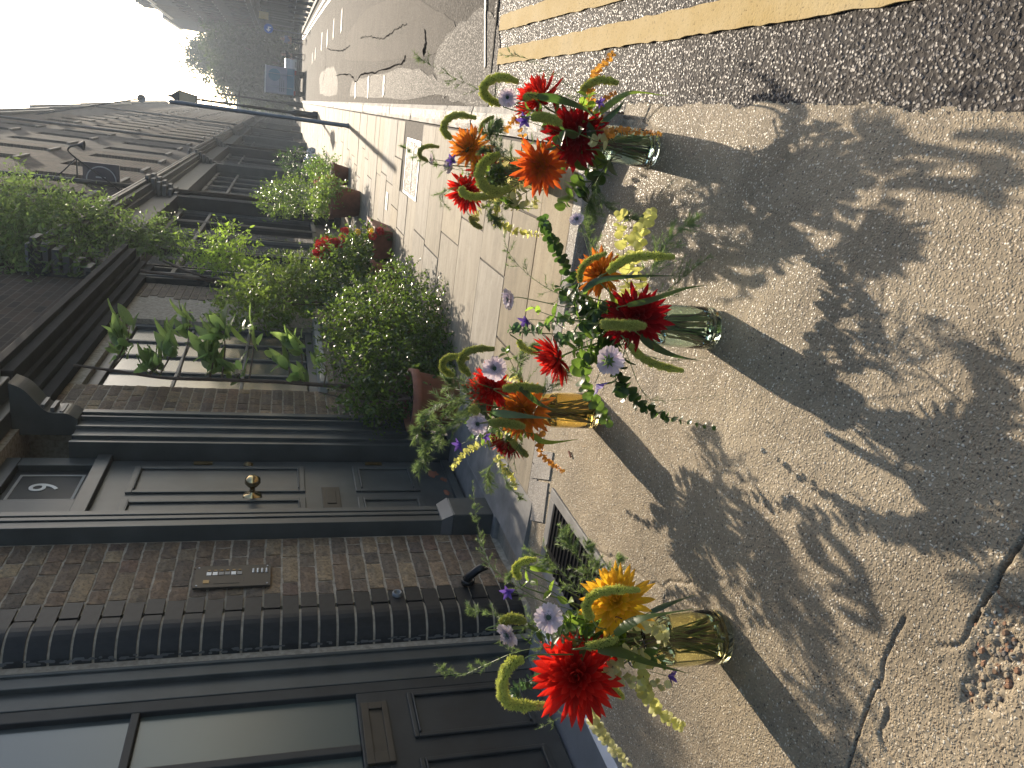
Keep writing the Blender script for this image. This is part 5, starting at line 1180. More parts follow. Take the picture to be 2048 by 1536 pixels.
def leafmesh(kind, mat):
    n = 8; v = []; f = []
    for i in range(n+1):
        t = i/n
        if kind == 'round': wd = .52*math.sqrt(max(0, 1-(2*t-1)**2))**.9*(1.05-.1*t); z = .10*math.sin(PI*t); cup = .18
        elif kind == 'ovate': wd = .27*math.sin(PI*t**.75)**.85; z = .14*t-.22*t*t; cup = .3
        else: wd = .16*math.sin(PI*t**.8); z = -.15*t*t; cup = .3
        v += [(-wd, t, z+wd*cup), (-wd*.5, t, z+wd*cup*.3), (0, t, z), (wd*.5, t, z+wd*cup*.3), (wd, t, z+wd*cup)]
    for i in range(n): f += [(5*i+k, 5*i+k+1, 5*i+5+k+1, 5*i+5+k) for k in range(4)]
    return MB().add(v, f).mesh('leaf', mat, True)
LEAFM = {'small': leafmesh('slim', G1)}
def getleaf(kind, mat):
    k = kind+mat.name
    if k not in LEAFM: LEAFM[k] = leafmesh(kind, mat)
    return LEAFM[k]
CAMD = lambda c: (Vector(CAM)-c).normalized()
def facing(px, py, y, up=0., side=0., toward=1.):
    """flower normal: towards the viewer's side, tipped up and sideways"""
    c = at(px, py, y); d = CAMD(c)*toward; return d+Vector((0, 0, 1))*up+Vector((1, 0, 0))*side
def D(v, px, py, y, Rpx, mat, up, side, label, n=84, toward=1., **k):
    c = at(px, py, y); dist = (c-Vector(CAM)).length; R = Rpx/FPX*dist*1.02
    return dahlia(v, px, py, y, R, facing(px, py, y, up, side, toward), mat, label+' '+VN[v], n, **k)
D('V1', 1152, 1352, 1.36, 76, P_red, .15, -.1, 'large open scarlet dahlia facing the viewer', 100)
D('V1', 1230, 1200, 1.42, 62, P_yel, .25, .35, 'large golden yellow dahlia', 84)
D('V2', 1272, 635, 1.74, 60, P_dred, .05, .1, 'deep red dahlia hanging low in front of the glass', 84)
D('V2', 1195, 545, 1.84, 46, P_orgy, .9, .3, 'yellow and orange dahlia turned upwards', 84)
D('V2', 1104, 722, 1.88, 50, P_red, .9, -.5, 'side on bright red dahlia leaning out on its own stem', 76, .2)
D('V4', 978, 776, 2.44, 44, P_red, .35, -.1, 'bright red dahlia topmost of its bunch', 84)
D('V4', 1046, 822, 2.40, 54, P_orgy, .2, -.1, 'striped orange dahlia behind a long grass blade', 90)
D('V4', 1008, 892, 2.48, 40, P_dred, .6, -1.2, 'half hidden red dahlia on the shaded side', 60, .2)
D('V3', 1148, 272, 2.50, 56, P_dred, .1, 0., 'large dark red dahlia just above the glass', 84)
D('V3', 1072, 190, 2.62, 46, P_red, 1.0, .8, 'side lit orange red dahlia leaning towards the road', 76, .4)
D('V3', 1078, 334, 2.46, 48, P_org, .2, -.2, 'rusty orange dahlia with pale petal tips', 84)
D('V5', 938, 292, 3.25, 38, P_orgy, .5, .4, 'small amber orange dahlia', 70)
D('V5', 930, 388, 3.22, 38, P_red, .3, -.6, 'scarlet dahlia half covered by a green catkin', 70)
D('V5', 972, 338, 3.38, 32, P_dred, .3, 0., 'dark red dahlia at the heart of the bunch', 56)
# ------------------------------------------------ foxtail
def foxtail(v, pts, y, rpx, label, dens=1.0, toz=None):
    if isinstance(y, tuple): ys = np.linspace(y[0], y[1], len(pts))
    else: ys = [y]*len(pts)
    P = [at(a, b2, yy) for (a, b2), yy in zip(pts, ys)]; dist = (P[0]-Vector(CAM)).length; r = rpx/FPX*dist*.9
    t = thing('foxtail', label+' '+VN[v], 'foxtail', P[0], 'foxtail seed heads')
    S = spline(P, 40); stp = mkstem(v, P[0], t, .0021, M_stem, S[1]-S[0])
    core = MB().tube(S, [r*.42*max(.15, min(1, (i+2)/6, (41-i)/9)) for i in range(40)], 8); core.obj('spike', GXC, t)
    ln = sum((a-b2).length for a, b2 in zip(S[:-1], S[1:])); n = int(2300*dens*min(1.4, ln/.12)); rr = np.random.default_rng(int(abs(P[0].x*1e5)))
    vs = []; fs = []; o = 0; v2 = []; f2 = []; o2 = 0
    for k in range(n):
        u = rr.random()*38.9; i = int(u); p = S[i].lerp(S[i+1], u-i); tg = (S[i+1]-S[i]).normalized(); a = rr.random()*2*PI; q = tg.orthogonal().normalized(); w_ = tg.cross(q)
        rad = q*math.cos(a)+w_*math.sin(a); lump = .78+.3*math.sin(a*3+u*2.1)*math.sin(u*3.3+a); env = max(.12, min(1, (u+3)/7, (42-u)/10))*lump; d = (rad+tg*.5+Vector(rr.normal(size=3)*.2)).normalized(); L_ = r*rr.uniform(.28, .42)
        p0 = p+rad*r*env*rr.uniform(.35, .8); wd = r*.10; s = d.cross(tg).normalized()*wd; e = p0+d*L_; m_ = p0+d*L_*.5; h_ = s.cross(d).normalized()*wd*.8
        vs += [p0, m_+s, m_-s, m_+h_, m_-h_, e]; fs += [(o, o+1, o+3), (o, o+3, o+2), (o, o+2, o+4), (o, o+4, o+1), (o+1, o+5, o+3), (o+3, o+5, o+2), (o+2, o+5, o+4), (o+4, o+5, o+1)]; o += 6
        e2 = p0+(d+Vector(rr.normal(size=3)*.35)).normalized()*r*rr.uniform(.4, .75); s2 = s*.16; v2 += [p0+s2, p0-s2, e2]; f2 += [(o2, o2+1, o2+2)]; o2 += 3
    fastobj('spikelets', np.array([tuple(x) for x in vs]), fs, GX, t, 'stuff'); fastobj('bristles', np.array([tuple(x) for x in v2]), f2, GXB, t, 'stuff'); return t, S
foxtail('V1', [(1048, 1318), (1018, 1330), (1004, 1368), (1012, 1402), (1045, 1412), (1090, 1410)], 1.36, 15, 'thick hooked pale green foxtail arching over the red dahlia', 1.4)
foxtail('V1', [(1185, 1238), (1172, 1215), (1188, 1190), (1225, 1180), (1278, 1180)], 1.36, 12, 'green foxtail curving across the yellow dahlia', 1.2)
foxtail('V1', [(1172, 1294), (1200, 1288), (1236, 1278)], 1.33, 11, 'short blunt foxtail between the red and yellow dahlias')
foxtail('V1', [(1000, 1248), (1022, 1236), (1050, 1243)], 1.48, 13, 'plump pale foxtail at the top of the bunch')
foxtail('V1', [(1040, 1158), (1030, 1140), (1042, 1124), (1072, 1118)], 1.5, 10, 'small hooked foxtail among the ferns')
foxtail('V1', [(1212, 1362), (1228, 1378), (1246, 1396)], 1.38, 9, 'dull green foxtail below the red dahlia')
foxtail('V2', [(1200, 648), (1240, 650), (1290, 652)], 1.64, 14, 'thick straight foxtail crossing the deep red dahlia', 1.4)
foxtail('V2', [(1160, 565), (1162, 540), (1180, 520), (1213, 506)], 1.74, 9, 'slim foxtail lying over the yellow orange dahlia')
foxtail('V2', [(1215, 545), (1245, 522), (1285, 512), (1348, 514)], 1.74, 12, 'long pale foxtail pointing down towards the ground', 1.2)
foxtail('V2', [(1258, 688), (1280, 712), (1315, 730), (1366, 742)], 1.72, 11, 'dark green foxtail drooping low on the wall side', 1.2)
foxtail('V2', [(1036, 680), (1048, 697), (1074, 706)], 1.95, 9, 'short foxtail touching the side on red dahlia')
foxtail('V4', [(908, 752), (886, 738), (888, 720), (905, 713), (938, 717)], 2.46, 9, 'small hooked foxtail, upper one of the pair above the red dahlia')
foxtail('V4', [(940, 752), (922, 728), (930, 706), (955, 698), (988, 698)], 2.4, 10, 'long curved foxtail, lower one of the pair above the red dahlia', 1.2)
foxtail('V4', [(1005, 778), (1045, 774), (1090, 780)], 2.32, 12, 'straight foxtail lying above the striped orange dahlia', 1.2)
foxtail('V4', [(978, 846), (1010, 846), (1048, 853)], 2.3, 12, 'broad foxtail below the long grass blade', 1.2)
foxtail('V4', [(942, 812), (955, 826)], 2.34, 12, 'stubby end on foxtail beside the lilac scabious')
foxtail('V4', [(1022, 880), (1038, 898), (1055, 912)], 2.42, 9, 'shaded foxtail near the foot of the bunch')
foxtail('V3', [(1002, 210), (975, 196), (966, 176), (985, 158), (1010, 155), (1036, 164)], 2.6, 11, 'big hooked foxtail at the top of the bunch', 1.2)
foxtail('V3', [(1062, 234), (1090, 234), (1122, 246)], 2.4, 12, 'broad foxtail beside the purple bell flower', 1.2)
foxtail('V3', [(1048, 200), (1058, 192), (1082, 194)], 2.48, 9, 'short foxtail in front of the side lit dahlia')
foxtail('V3', [(1162, 186), (1178, 168), (1205, 160), (1236, 166)], 2.6, 10, 'low foxtail nearest the yellow lines')
foxtail('V5', [(903, 278), (888, 262), (892, 242), (915, 230), (952, 236)], 3.2, 9, 'hooked foxtail over the amber dahlia', 1.1)
foxtail('V5', [(856, 322), (840, 312), (842, 298), (858, 292), (878, 294)], 3.3, 6, 'tiny hooked foxtail farthest back over the paving')
foxtail('V5', [(960, 268), (964, 250), (975, 240), (988, 233)], 3.3, 6, 'slim foxtail against the kerb stones')
foxtail('V5', [(1000, 308), (968, 325), (960, 352), (970, 375), (995, 384), (1020, 376)], 3.0, 13, 'largest hooked foxtail in the middle of the bunch', 1.4)
foxtail('V5', [(922, 372), (928, 388), (950, 394), (988, 392)], 3.05, 10, 'foxtail draped over the scarlet dahlia', 1.1)
foxtail('V5', [(940, 432), (948, 448), (964, 456)], 3.25, 7, 'small foxtail on the wall side of the bunch')
# ------------------------------------------------ scabious
def scabpetal():
    v = []; f = []
    for i in range(5):
        t = i/4; wd = .10+.20*t**.7; z = .07*math.sin(PI*t)
        for k in range(5): u = k/4*2-1; v.append((u*wd, t*(1+(.06 if k % 2 else -.06)*(i == 4)), z+.05*((k % 2)*2-1)*t+.05*abs(u)))
    for i in range(4): f += [(5*i+k, 5*i+k+1, 5*i+5+k+1, 5*i+5+k) for k in range(4)]
    return MB().add(v, f).mesh('petal', P_lil, True)
SCP = scabpetal()
def scabious(v, px, py, y, Rpx, label, up=.2, side=0., toward=1.):
    c = at(px, py, y); R = Rpx/FPX*(c-Vector(CAM)).length*1.05; N = facing(px, py, y, up, side, toward).normalized(); q = N.to_track_quat('Z', 'Y').to_matrix().to_4x4()
    t = thing('scabious', label+' '+VN[v], 'scabious', c, 'lilac scabious flowers'); mkstem(v, c-N*R*.2, t, .0016, M_stem, N)
    for ring_, n, L_, th_ in ((0, 13, 1., 1.38), (1, 10, .66, 1.1), (2, 8, .42, .8)):
        for k in range(n):
            a = (k+.5*ring_)*2*PI/n+random.uniform(-.1, .1); tt = th_+random.uniform(-.1, .1); d = Vector((math.cos(a)*math.sin(tt), math.sin(a)*math.sin(tt), math.cos(tt))); up_ = Vector((-math.cos(a)*math.cos(tt), -math.sin(a)*math.cos(tt), math.sin(tt))); l_ = R*L_*random.uniform(.9, 1.1)
            inst('petal', SCP, t, q @ frame(d*R*.06, d, up_+jit(.1), l_*(1+.5*ring_), l_, l_))
    b = MB().lathe([(0, -R*.3), (R*.14, -R*.2), (R*.25, 0), (R*.28, R*.12), (R*.18, R*.25), (0, R*.3)], 12)
    for k in range(26):
        a = k*2.4; r_ = R*.26*math.sqrt(k/26); b.tube([(math.cos(a)*r_, math.sin(a)*r_, R*.15), (math.cos(a)*r_*1.3, math.sin(a)*r_*1.3, R*.42)], R*.018, 3)
    o = b.obj('flower_centre', G3, None, True); o.parent = t; o.matrix_basis = q
    for k in range(8): a = k*PI/4; d = Vector((math.cos(a), math.sin(a), -.12)); inst('sepal', LEAFM['small'], t, q @ frame((0, 0, -R*.12), d, (0, 0, 1), R*.5, R*.6, R*.5))
scabious('V1', 1098, 1236, 1.40, 24, 'open lilac scabious facing the viewer', .25, .2)
scabious('V1', 1018, 1268, 1.44, 22, 'pale lilac scabious highest', .6, -.5, .6)
scabious('V2', 1020, 598, 1.95, 19, 'lilac scabious held high against the paving', 1.0, -.2, .3)
scabious('V2', 1218, 722, 1.62, 25, 'white lilac scabious seen from behind with dark sepals', -.3, .1, -1.)
scabious('V2', 1155, 440, 2.05, 14, 'pinkish lilac scabious over the dark step edge', .6, .7, .6)
scabious('V4', 990, 738, 2.34, 22, 'pale lilac scabious overlapping the red dahlia', .3, .3)
scabious('V4', 956, 848, 2.34, 19, 'lilac scabious under the stubby foxtail', .2, 0)
scabious('V4', 879, 863, 2.5, 15, 'thin pale scabious in profile over the door step', .1, -1.2, .4)
scabious('V3', 1016, 196, 2.55, 16, 'lilac scabious beside the hooked foxtail', .3, .2)
scabious('V5', 865, 319, 3.3, 10, 'tiny scabious in profile farthest back', 1.2, 0, .1)
scabious('V5', 900, 331, 3.3, 13, 'blue lilac scabious beside a purple bell', .8, 0, .4)
# ------------------------------------------------ purple bells
BELL = leafmesh('ovate', P_pur); BELL.name = 'petal'
def bell(v, px, py, y, Rpx, label, nrm=(0, -.4, -.2)):
    c = at(px, py, y); R = Rpx/FPX*(c-Vector(CAM)).length*1.3; N = Vector(nrm).normalized(); q = N.to_track_quat('Z', 'Y').to_matrix().to_4x4()
    t = thing('clematis', label+' '+VN[v], 'clematis', c, 'purple bell flowers'); mkstem(v, c-N*R*.1, t, .0012, M_stem)
    for k in range(5):
        a = k*2*PI/5+.3; tt = .85+random.uniform(-.15, .3); d = Vector((math.cos(a)*math.sin(tt), math.sin(a)*math.sin(tt), math.cos(tt))); inst('petal', BELL, t, q @ frame((0, 0, 0), d, Vector((-math.cos(a), -math.sin(a), .3)), R*.9, R*1.1, R*1.2))
bell('V1', 1018, 1182, 1.5, 14, 'small purple bell flower among the ferns', (.1, -.6, .5)); bell('V1', 1335, 1352, 1.36, 16, 'dark purple flower hanging near the rim of the glass', (0, -.3, -1))
bell('V2', 1056, 640, 1.95, 16, 'violet bell flower below the high scabious', (-.3, -.5, .6)); bell('V2', 1192, 768, 1.66, 19, 'dark violet bell flower drooping beside the back turned scabious', (-.4, -.3, -.5))
bell('V4', 922, 888, 2.45, 14, 'violet flower above the little yellow leaves', (0, -.5, .7)); bell('V4', 968, 872, 2.4, 11, 'half hidden violet flower by the shaded red dahlia')
bell('V3', 1052, 242, 2.44, 14, 'violet star flower beside the broad foxtail', (0, -.6, .6)); bell('V3', 1196, 204, 2.5, 11, 'dark violet star flower near the road edge')
bell('V5', 908, 322, 3.25, 12, 'violet star flower touching the blue lilac scabious', (.2, -.5, .7))
# ------------------------------------------------ leafy branches
def branch(v, pts, y, lpx, mat, label, kind='round', n=None, name='eucalyptus_branch', cat='eucalyptus', stemmat=M_stemb, pair=True, spread=1., taper=.45, rnd=.35, group=None):
    ys = np.linspace(y[0], y[1], len(pts)) if isinstance(y, tuple) else [y]*len(pts)
    P = [at(a, b2, yy) for (a, b2), yy in zip(pts, ys)]; S = spline(P, 26); dist = (P[0]-Vector(CAM)).length; Ls = lpx/FPX*dist*(1.3 if kind == 'round' else 1.1)
    t = thing(name, label+' '+VN[v], cat, P[0], group or {'round': 'eucalyptus branches', 'ovate': 'leafy sprigs', 'slim': 'leafy sprigs'}[kind])
    mkstem(v, P[0], t, .0017, stemmat, S[1]-S[0]); MB().tube(S, [.0015*(1.2-.8*i/25) for i in range(26)], 5, False).obj('stem', stemmat, t)
    ln = sum((a-b2).length for a, b2 in zip(S[:-1], S[1:])); n = n or max(6, int(ln/(Ls*.40)))
    me = getleaf(kind, mat); rr = random.Random(int(P[0].x*1e4))
    for k in range(n):
        u = (k+.5)/n; i = min(24, int(u*25)); p = S[i].lerp(S[i+1], u*25-i); tg = (S[i+1]-S[i]).normalized(); q = tg.orthogonal().normalized(); w_ = tg.cross(q); a = k*1.4+rr.uniform(-.4, .4)
        for sgn in ((1, -1) if pair else (1,)):
            side_ = (q*math.cos(a)+w_*math.sin(a))*sgn; d = (side_*spread+tg*.45+Vector((rr.gauss(0, 1), rr.gauss(0, 1), rr.gauss(0, 1)))*rnd*.5).normalized(); s = Ls*(1-taper*u)*rr.uniform(.75, 1.1)
            zf = tg+Vector((rr.gauss(0, 1), rr.gauss(0, 1), rr.gauss(0, 1)))*rnd; inst('leaf', me, t, frame(p-t.location, d, zf, s, s, s))
    return t
B = branch
B('V1', [(1290, 1290), (1240, 1320), (1222, 1345), (1262, 1362), (1335, 1372)], 1.34, 19, G5, 'cream leaved eucalyptus branch under the scarlet dahlia')
B('V1', [(1285, 1300), (1290, 1380), (1320, 1425), (1365, 1455)], 1.34, 18, G4, 'yellowing eucalyptus branch hanging towards the ground')
B('V1', [(1190, 1300), (1185, 1420), (1205, 1470), (1255, 1530)], 1.42, 17, G5, 'pale green eucalyptus branch trailing to the threshold')
B('V1', [(1200, 1290), (1160, 1270), (1120, 1265), (1085, 1275)], 1.42, 27, G3, 'blue green broad leaved branch in the heart of the bunch')
B('V1', [(1250, 1300), (1100, 1350), (1035, 1375), (1030, 1400)], 1.46, 16, G3, 'green eucalyptus tip showing inside the hooked foxtail')
B('V1', [(1250, 1240), (1300, 1255), (1330, 1280), (1310, 1240)], 1.38, 17, G5, 'cream eucalyptus cluster just above the rim')
B('V1', [(1230, 1260), (1150, 1235), (1130, 1240)], 1.44, 22, G9, 'bright lime round leaves beside the open scabious')
B('V2', [(1260, 640), (1255, 560), (1245, 490), (1240, 425)], (1.95, 2.15), 26, G4, 'large glowing yellow leaved branch reaching to the kerb')
B('V2', [(1290, 600), (1270, 500), (1290, 450), (1300, 425)], (1.9, 2.1), 22, G4, 'second glowing yellow branch with pale tips')
B('V2', [(1230, 700), (1240, 765), (1285, 810), (1340, 835), (1432, 856)], (1.75, 1.65), 24, G2, 'long dark green eucalyptus branch trailing low over the concrete', taper=.7)
B('V2', [(1240, 690), (1165, 720), (1178, 785), (1215, 845)], (1.8, 2.), 24, G1, 'green round leaved branch arching in front of the amber vase')
B('V2', [(1270, 640), (1170, 600), (1130, 530), (1100, 475), (1085, 440)], (1.85, 2.2), 18, G2, 'long green branch leaning over the paving towards the road', taper=.3)
B('V2', [(1270, 660), (1190, 620), (1120, 640), (1060, 660), (1020, 655)], (1.85, 1.95), 20, G3, 'blue green branch rising to the high scabious')
B('V2', [(1260, 640), (1180, 640), (1140, 600), (1120, 570)], 1.85, 26, G2, 'dark broad leaves behind the yellow orange dahlia')
B('V2', [(1240, 680), (1220, 700), (1150, 690)], 1.82, 22, G9, 'lime leaves above the back turned scabious', 'ovate')
B('V4', [(1060, 840), (980, 880), (930, 905), (905, 935)], (2.45, 2.5), 12, G4, 'small yellow leaved sprig over the peeling door')
B('V4', [(1060, 850), (1000, 915), (1020, 950), (1032, 975)], 2.45, 12, G4, 'yellow coin leaved sprig hanging towards the step')
B('V4', [(1080, 860), (1080, 900), (1100, 925), (1125, 942)], 2.42, 10, G6, 'thin orange tinted sprig over the stone strip')
B('V4', [(1060, 800), (1040, 760), (1000, 755)], 2.5, 14, G4, 'yellow green filler sprig behind the dahlias')
B('V3', [(1220, 280), (1180, 210), (1190, 150), (1228, 106)], (2.5, 2.7), 12, G6, 'orange leaved sprig reaching over the asphalt')
B('V3', [(1225, 280), (1200, 215), (1215, 195), (1232, 185)], 2.52, 8, G6, 'fine rust coloured sprig near the low foxtail')
B('V3', [(1205, 262), (1240, 262), (1280, 264), (1322, 268)], 2.36, 10, G6, 'small rusty leaves lying down along the glass')
B('V3', [(1225, 320), (1170, 345), (1140, 385), (1128, 410)], (2.45, 2.5), 28, G1, 'broad green eucalyptus branch on the wall side')
B('V3', [(1230, 310), (1180, 370), (1165, 390)], 2.4, 30, G2, 'dark round leaves over the rim of the glass')
B('V3', [(1225, 290), (1190, 282), (1185, 278)], 2.36, 18, G5, 'pale cream leaf cluster below the dark red dahlia', n=4)
B('V5', [(1040, 360), (990, 430), (1030, 462), (1085, 470)], (3.2, 3.1), 15, G4, 'yellow green branch arching over the paving')
B('V5', [(1050, 350), (960, 420), (950, 440)], 3.25, 14, G5, 'pale leaves beside the small foxtail')
B('V5', [(1060, 350), (1040, 250), (1030, 240), (1010, 262)], 3.3, 11, G6, 'tawny speckled sprig in the middle of the bunch')
B('V5', [(1060, 380), (1020, 405), (1060, 412), (1075, 400)], 3.1, 15, G5, 'greenish yellow leaves touching the glass')
# leafy sprigs (soft ovate leaves)
def S_(v, pts, y, lpx, mat, label, n=5, **k): return branch(v, pts, y, lpx, mat, label, 'ovate', n, 'leafy_sprig', 'leaves', M_stem, **k)
S_('V1', [(1200, 1250), (1130, 1200), (1080, 1170), (1050, 1160)], (1.45, 1.5), 36, G9, 'glowing green ovate leaves beside the ferns')
S_('V1', [(1180, 1280), (1100, 1250), (1050, 1290)], 1.42, 34, G1, 'mid green leaves between the two scabious')
S_('V1', [(1260, 1300), (1300, 1310), (1330, 1325)], 1.36, 34, G1, 'dark leaves over the rim')
S_('V2', [(1230, 640), (1140, 640), (1085, 625), (1062, 612)], (1.85, 1.95), 32, G9, 'bright leaves under the high scabious')
S_('V2', [(1240, 670), (1180, 700), (1120, 680)], 1.84, 38, G1, 'green leaves around the side on dahlia stem')
S_('V2', [(1250, 650), (1200, 620), (1160, 605)], 1.8, 36, G2, 'dark leaves in the heart of the bunch')
S_('V2', [(1250, 700), (1230, 760), (1245, 780)], 1.72, 34, G1, 'lower green leaves beside the drooping bell')
S_('V4', [(1060, 820), (1000, 860), (960, 880)], 2.42, 26, G1, 'green leaves around the shaded side')
S_('V4', [(1060, 800), (1020, 720), (1010, 700)], 2.45, 26, G1, 'green leaves on the sunny side')
S_('V3', [(1200, 280), (1150, 220), (1090, 215), (1050, 225)], (2.5, 2.55), 36, G1, 'broad green leaves behind the star flower')
S_('V3', [(1210, 280), (1180, 220), (1175, 190)], 2.5, 40, G9, 'bright leaves near the low foxtail')
S_('V3', [(1210, 290), (1130, 260), (1110, 300)], 2.42, 40, G2, 'dark leaves lying over the large dahlia')
S_('V5', [(1020, 340), (950, 310), (925, 300)], 3.25, 26, G1, 'green leaves across the amber dahlia')
S_('V5', [(1030, 370), (990, 400), (970, 420)], 3.2, 24, G1, 'leaves under the scarlet dahlia')
for v_, ctr, y_, n_ in (('V1', (1240, 1280), 1.44, 8), ('V2', (1230, 640), 1.86, 8), ('V4', (1040, 840), 2.5, 8), ('V3', (1165, 290), 2.56, 8), ('V5', (1000, 350), 3.3, 8)):
    what = ['low leaves tucked over the rim', 'leaves on the wall side of the middle', 'upper leaves between the flower heads', 'leaves at the back of the bunch', 'leaves on the road side of the middle', 'small shaded leaves near the stems', 'curled leaves between two blooms', 'tight cluster of leaves at the centre']
    sc_ = {'V1': 1., 'V2': 1., 'V4': .8, 'V3': .8, 'V5': .6}[v_]
    for k in range(n_):
        a = k*2.4; ex, ey = ctr[0]-70*sc_+65*sc_*math.cos(a), ctr[1]+60*sc_*math.sin(a)
        (branch if k % 2 else S_)(v_, [(ctr[0]+20*sc_, ctr[1]+15*sc_*math.sin(a)), ((ctr[0]+ex)/2, (ctr[1]+ey)/2+8), (ex, ey)], y_+random.uniform(-.05, .06), (24 if k % 2 else 44)*sc_, (G1, G3, G9, G2)[k % 4], ('round ' if k % 2 else 'pointed ')+what[k])
# ------------------------------------------------ long grass blades
def blade(v, pts, y, wpx, mat, label):
    ys = np.linspace(y[0], y[1], len(pts)) if isinstance(y, tuple) else [y]*len(pts)
    P = [at(a, b2, yy) for (a, b2), yy in zip(pts, ys)]; S = spline(P, 22); dist = (P[0]-Vector(CAM)).length; W_ = wpx/FPX*dist/2
    t = thing('grass_blade', label+' '+VN[v], 'leaf', P[0], 'long foxtail leaves'); mkstem(v, P[0], t, .0016, M_stem, S[1]-S[0])
    vs = []; c = Vector(CAM)
    for i, p in enumerate(S):
        u = i/21; tg = (S[min(i+1, 21)]-S[max(i-1, 0)]).normalized(); vw = (c-p).normalized(); s = tg.cross(vw).normalized(); nn = s.cross(tg); s = (s*math.cos(.4+1.1*u)+nn*math.sin(.4+1.1*u)).normalized(); n2 = tg.cross(s)
        w_ = W_*(math.sin(PI*min(1, .12+.88*u**.8)))**.8*1.15+.0003; vs += [p-s*w_+n2*w_*.35, p, p+s*w_+n2*w_*.35]
    MB().add([tuple(x) for x in vs], [f_ for i in range(21) for f_ in ((3*i, 3*i+1, 3*i+4, 3*i+3), (3*i+1, 3*i+2, 3*i+5, 3*i+4))]).obj('blade', mat, t, True)
blade('V1', [(1228, 1268), (1262, 1242), (1305, 1228), (1400, 1216)], (1.34, 1.28), 20, G1, 'broad green grass blade bending past the rim')
blade('V1', [(1195, 1298), (1245, 1302), (1310, 1325), (1382, 1348)], (1.32, 1.28), 22, G1, 'wide dark green grass blade below the yellow dahlia')
blade('V1', [(1300, 1224), (1340, 1205), (1392, 1188)], 1.46, 12, G2, 'narrow ruffled blade nearest the middle of the concrete')
blade('V1', [(1060, 1135), (1085, 1138), (1120, 1150)], 1.5, 12, G9, 'short bright blade beside the hooked foxtail')
blade('V2', [(1165, 582), (1200, 558), (1280, 550), (1382, 552)], (1.72, 1.66), 14, G2, 'long straight dark blade pointing down the picture')
blade('V2', [(1255, 610), (1300, 598), (1370, 575), (1418, 570)], 1.72, 14, G1, 'long blade with a bright bent tip')
blade('V2', [(1282, 672), (1310, 690), (1350, 708), (1402, 722)], 1.7, 20, G2, 'broad dark blade lying over the sunlit concrete')
blade('V2', [(1262, 640), (1225, 600), (1215, 570)], 1.78, 14, G9, 'short glowing blade inside the bunch')
blade('V4', [(985, 824), (1040, 828), (1118, 838)], 2.24, 18, G3, 'grey green blade laid across the orange dahlia')
blade('V4', [(1062, 868), (1095, 882), (1160, 878)], 2.36, 14, G9, 'bright narrow blade beside the amber glass')
blade('V4', [(1040, 775), (1080, 805), (1110, 820)], 2.3, 14, G2, 'dark blade touching the straight foxtail')
blade('V3', [(1195, 228), (1235, 195), (1270, 182), (1338, 192)], (2.5, 2.45), 14, G9, 'long bright blade arching to the road edge')
blade('V3', [(1075, 192), (1120, 196), (1170, 215), (1200, 240)], 2.45, 18, G2, 'broad dark blade in front of the side lit dahlia')
blade('V3', [(1200, 250), (1235, 215), (1250, 195)], 2.48, 12, G2, 'short dark forked blade')
blade('V5', [(1000, 395), (1030, 405), (1050, 422)], 3.1, 12, G1, 'thin green blade over the paving joints')
blade('V5', [(1010, 400), (1030, 412), (1075, 418)], 3.1, 11, G9, 'bright green blade on the wall side')
# ------------------------------------------------ asparagus ferns
def fern(v, pts, y, spx, label, mat=GF, side=6, dens=1.):
    ys = np.linspace(y[0], y[1], len(pts)) if isinstance(y, tuple) else [y]*len(pts)
    P = [at(a, b2, yy) for (a, b2), yy in zip(pts, ys)]; S = spline(P, 30); dist = (P[0]-Vector(CAM)).length; Ls = spx/FPX*dist
    t = thing('asparagus_fern', label+' '+VN[v], 'fern', P[0], 'feathery asparagus fern stems'); mkstem(v, P[0], t, .0012, M_stem, S[1]-S[0])
    b = MB(); b.tube(S, [.0011*(1.1-.8*i/29) for i in range(30)], 4, False); rr = random.Random(int(abs(P[1].x)*1e4)); V = []; F = []
    def needles(path, n, ln):
        for k in range(n):
            u = rr.random()*(len(path)-1.01); i = int(u); p = path[i].lerp(path[i+1], u-i); tg = (path[i+1]-path[i]).normalized(); q = tg.orthogonal().normalized(); w_ = tg.cross(q); a = rr.random()*2*PI
            d = (q*math.cos(a)+w_*math.sin(a)+tg*.8).normalized(); s = d.cross(tg).normalized()*ln*.05; e = p+d*ln*rr.uniform(.6, 1.1); o = len(V); V.extend([tuple(p-s), tuple(p+s), tuple(e)]); F.append((o, o+1, o+2))
    needles(S[6:], int(150*dens), Ls*.22)
    for k in range(int(side*3*dens)):
        i = rr.randrange(4, 28); p = S[i]; tg = (S[i+1]-S[i]).normalized(); q = tg.orthogonal().normalized(); w_ = tg.cross(q); a = rr.random()*2*PI; ln = Ls*(1.15-i/30)*rr.uniform(.5, 1.1)
        d = ((q*math.cos(a)+w_*math.sin(a))*.8+tg*.8).normalized(); path = [p, p+d*ln*.5+jit(ln*.05), p+d*ln+Vector((0, 0, -ln*.15))]; b.tube(path, [.0006, .0005, .0003], 3, False); needles(path, int(40*dens), Ls*.2)
    b.obj('stem', M_stem, t); fastobj('needles', np.array(V), F, mat, t, 'stuff')
FE = fern
FE('V1', [(1200, 1230), (1130, 1150), (1070, 1110), (1010, 1165)], 1.55, 60, 'fern curving up over the brick pier', dens=1.3)
FE('V1', [(1220, 1230), (1180, 1150), (1140, 1090), (1118, 1050)], (1.5, 1.6), 60, 'fern spreading over the iron grating', dens=1.4)
FE('V1', [(1230, 1220), (1200, 1140), (1170, 1080)], 1.55, 55, 'second fern over the iron grating', dens=1.4)
FE('V1', [(1240, 1220), (1230, 1150), (1240, 1110)], 1.5, 45, 'low fern beside the yellow dahlia', dens=1.2)
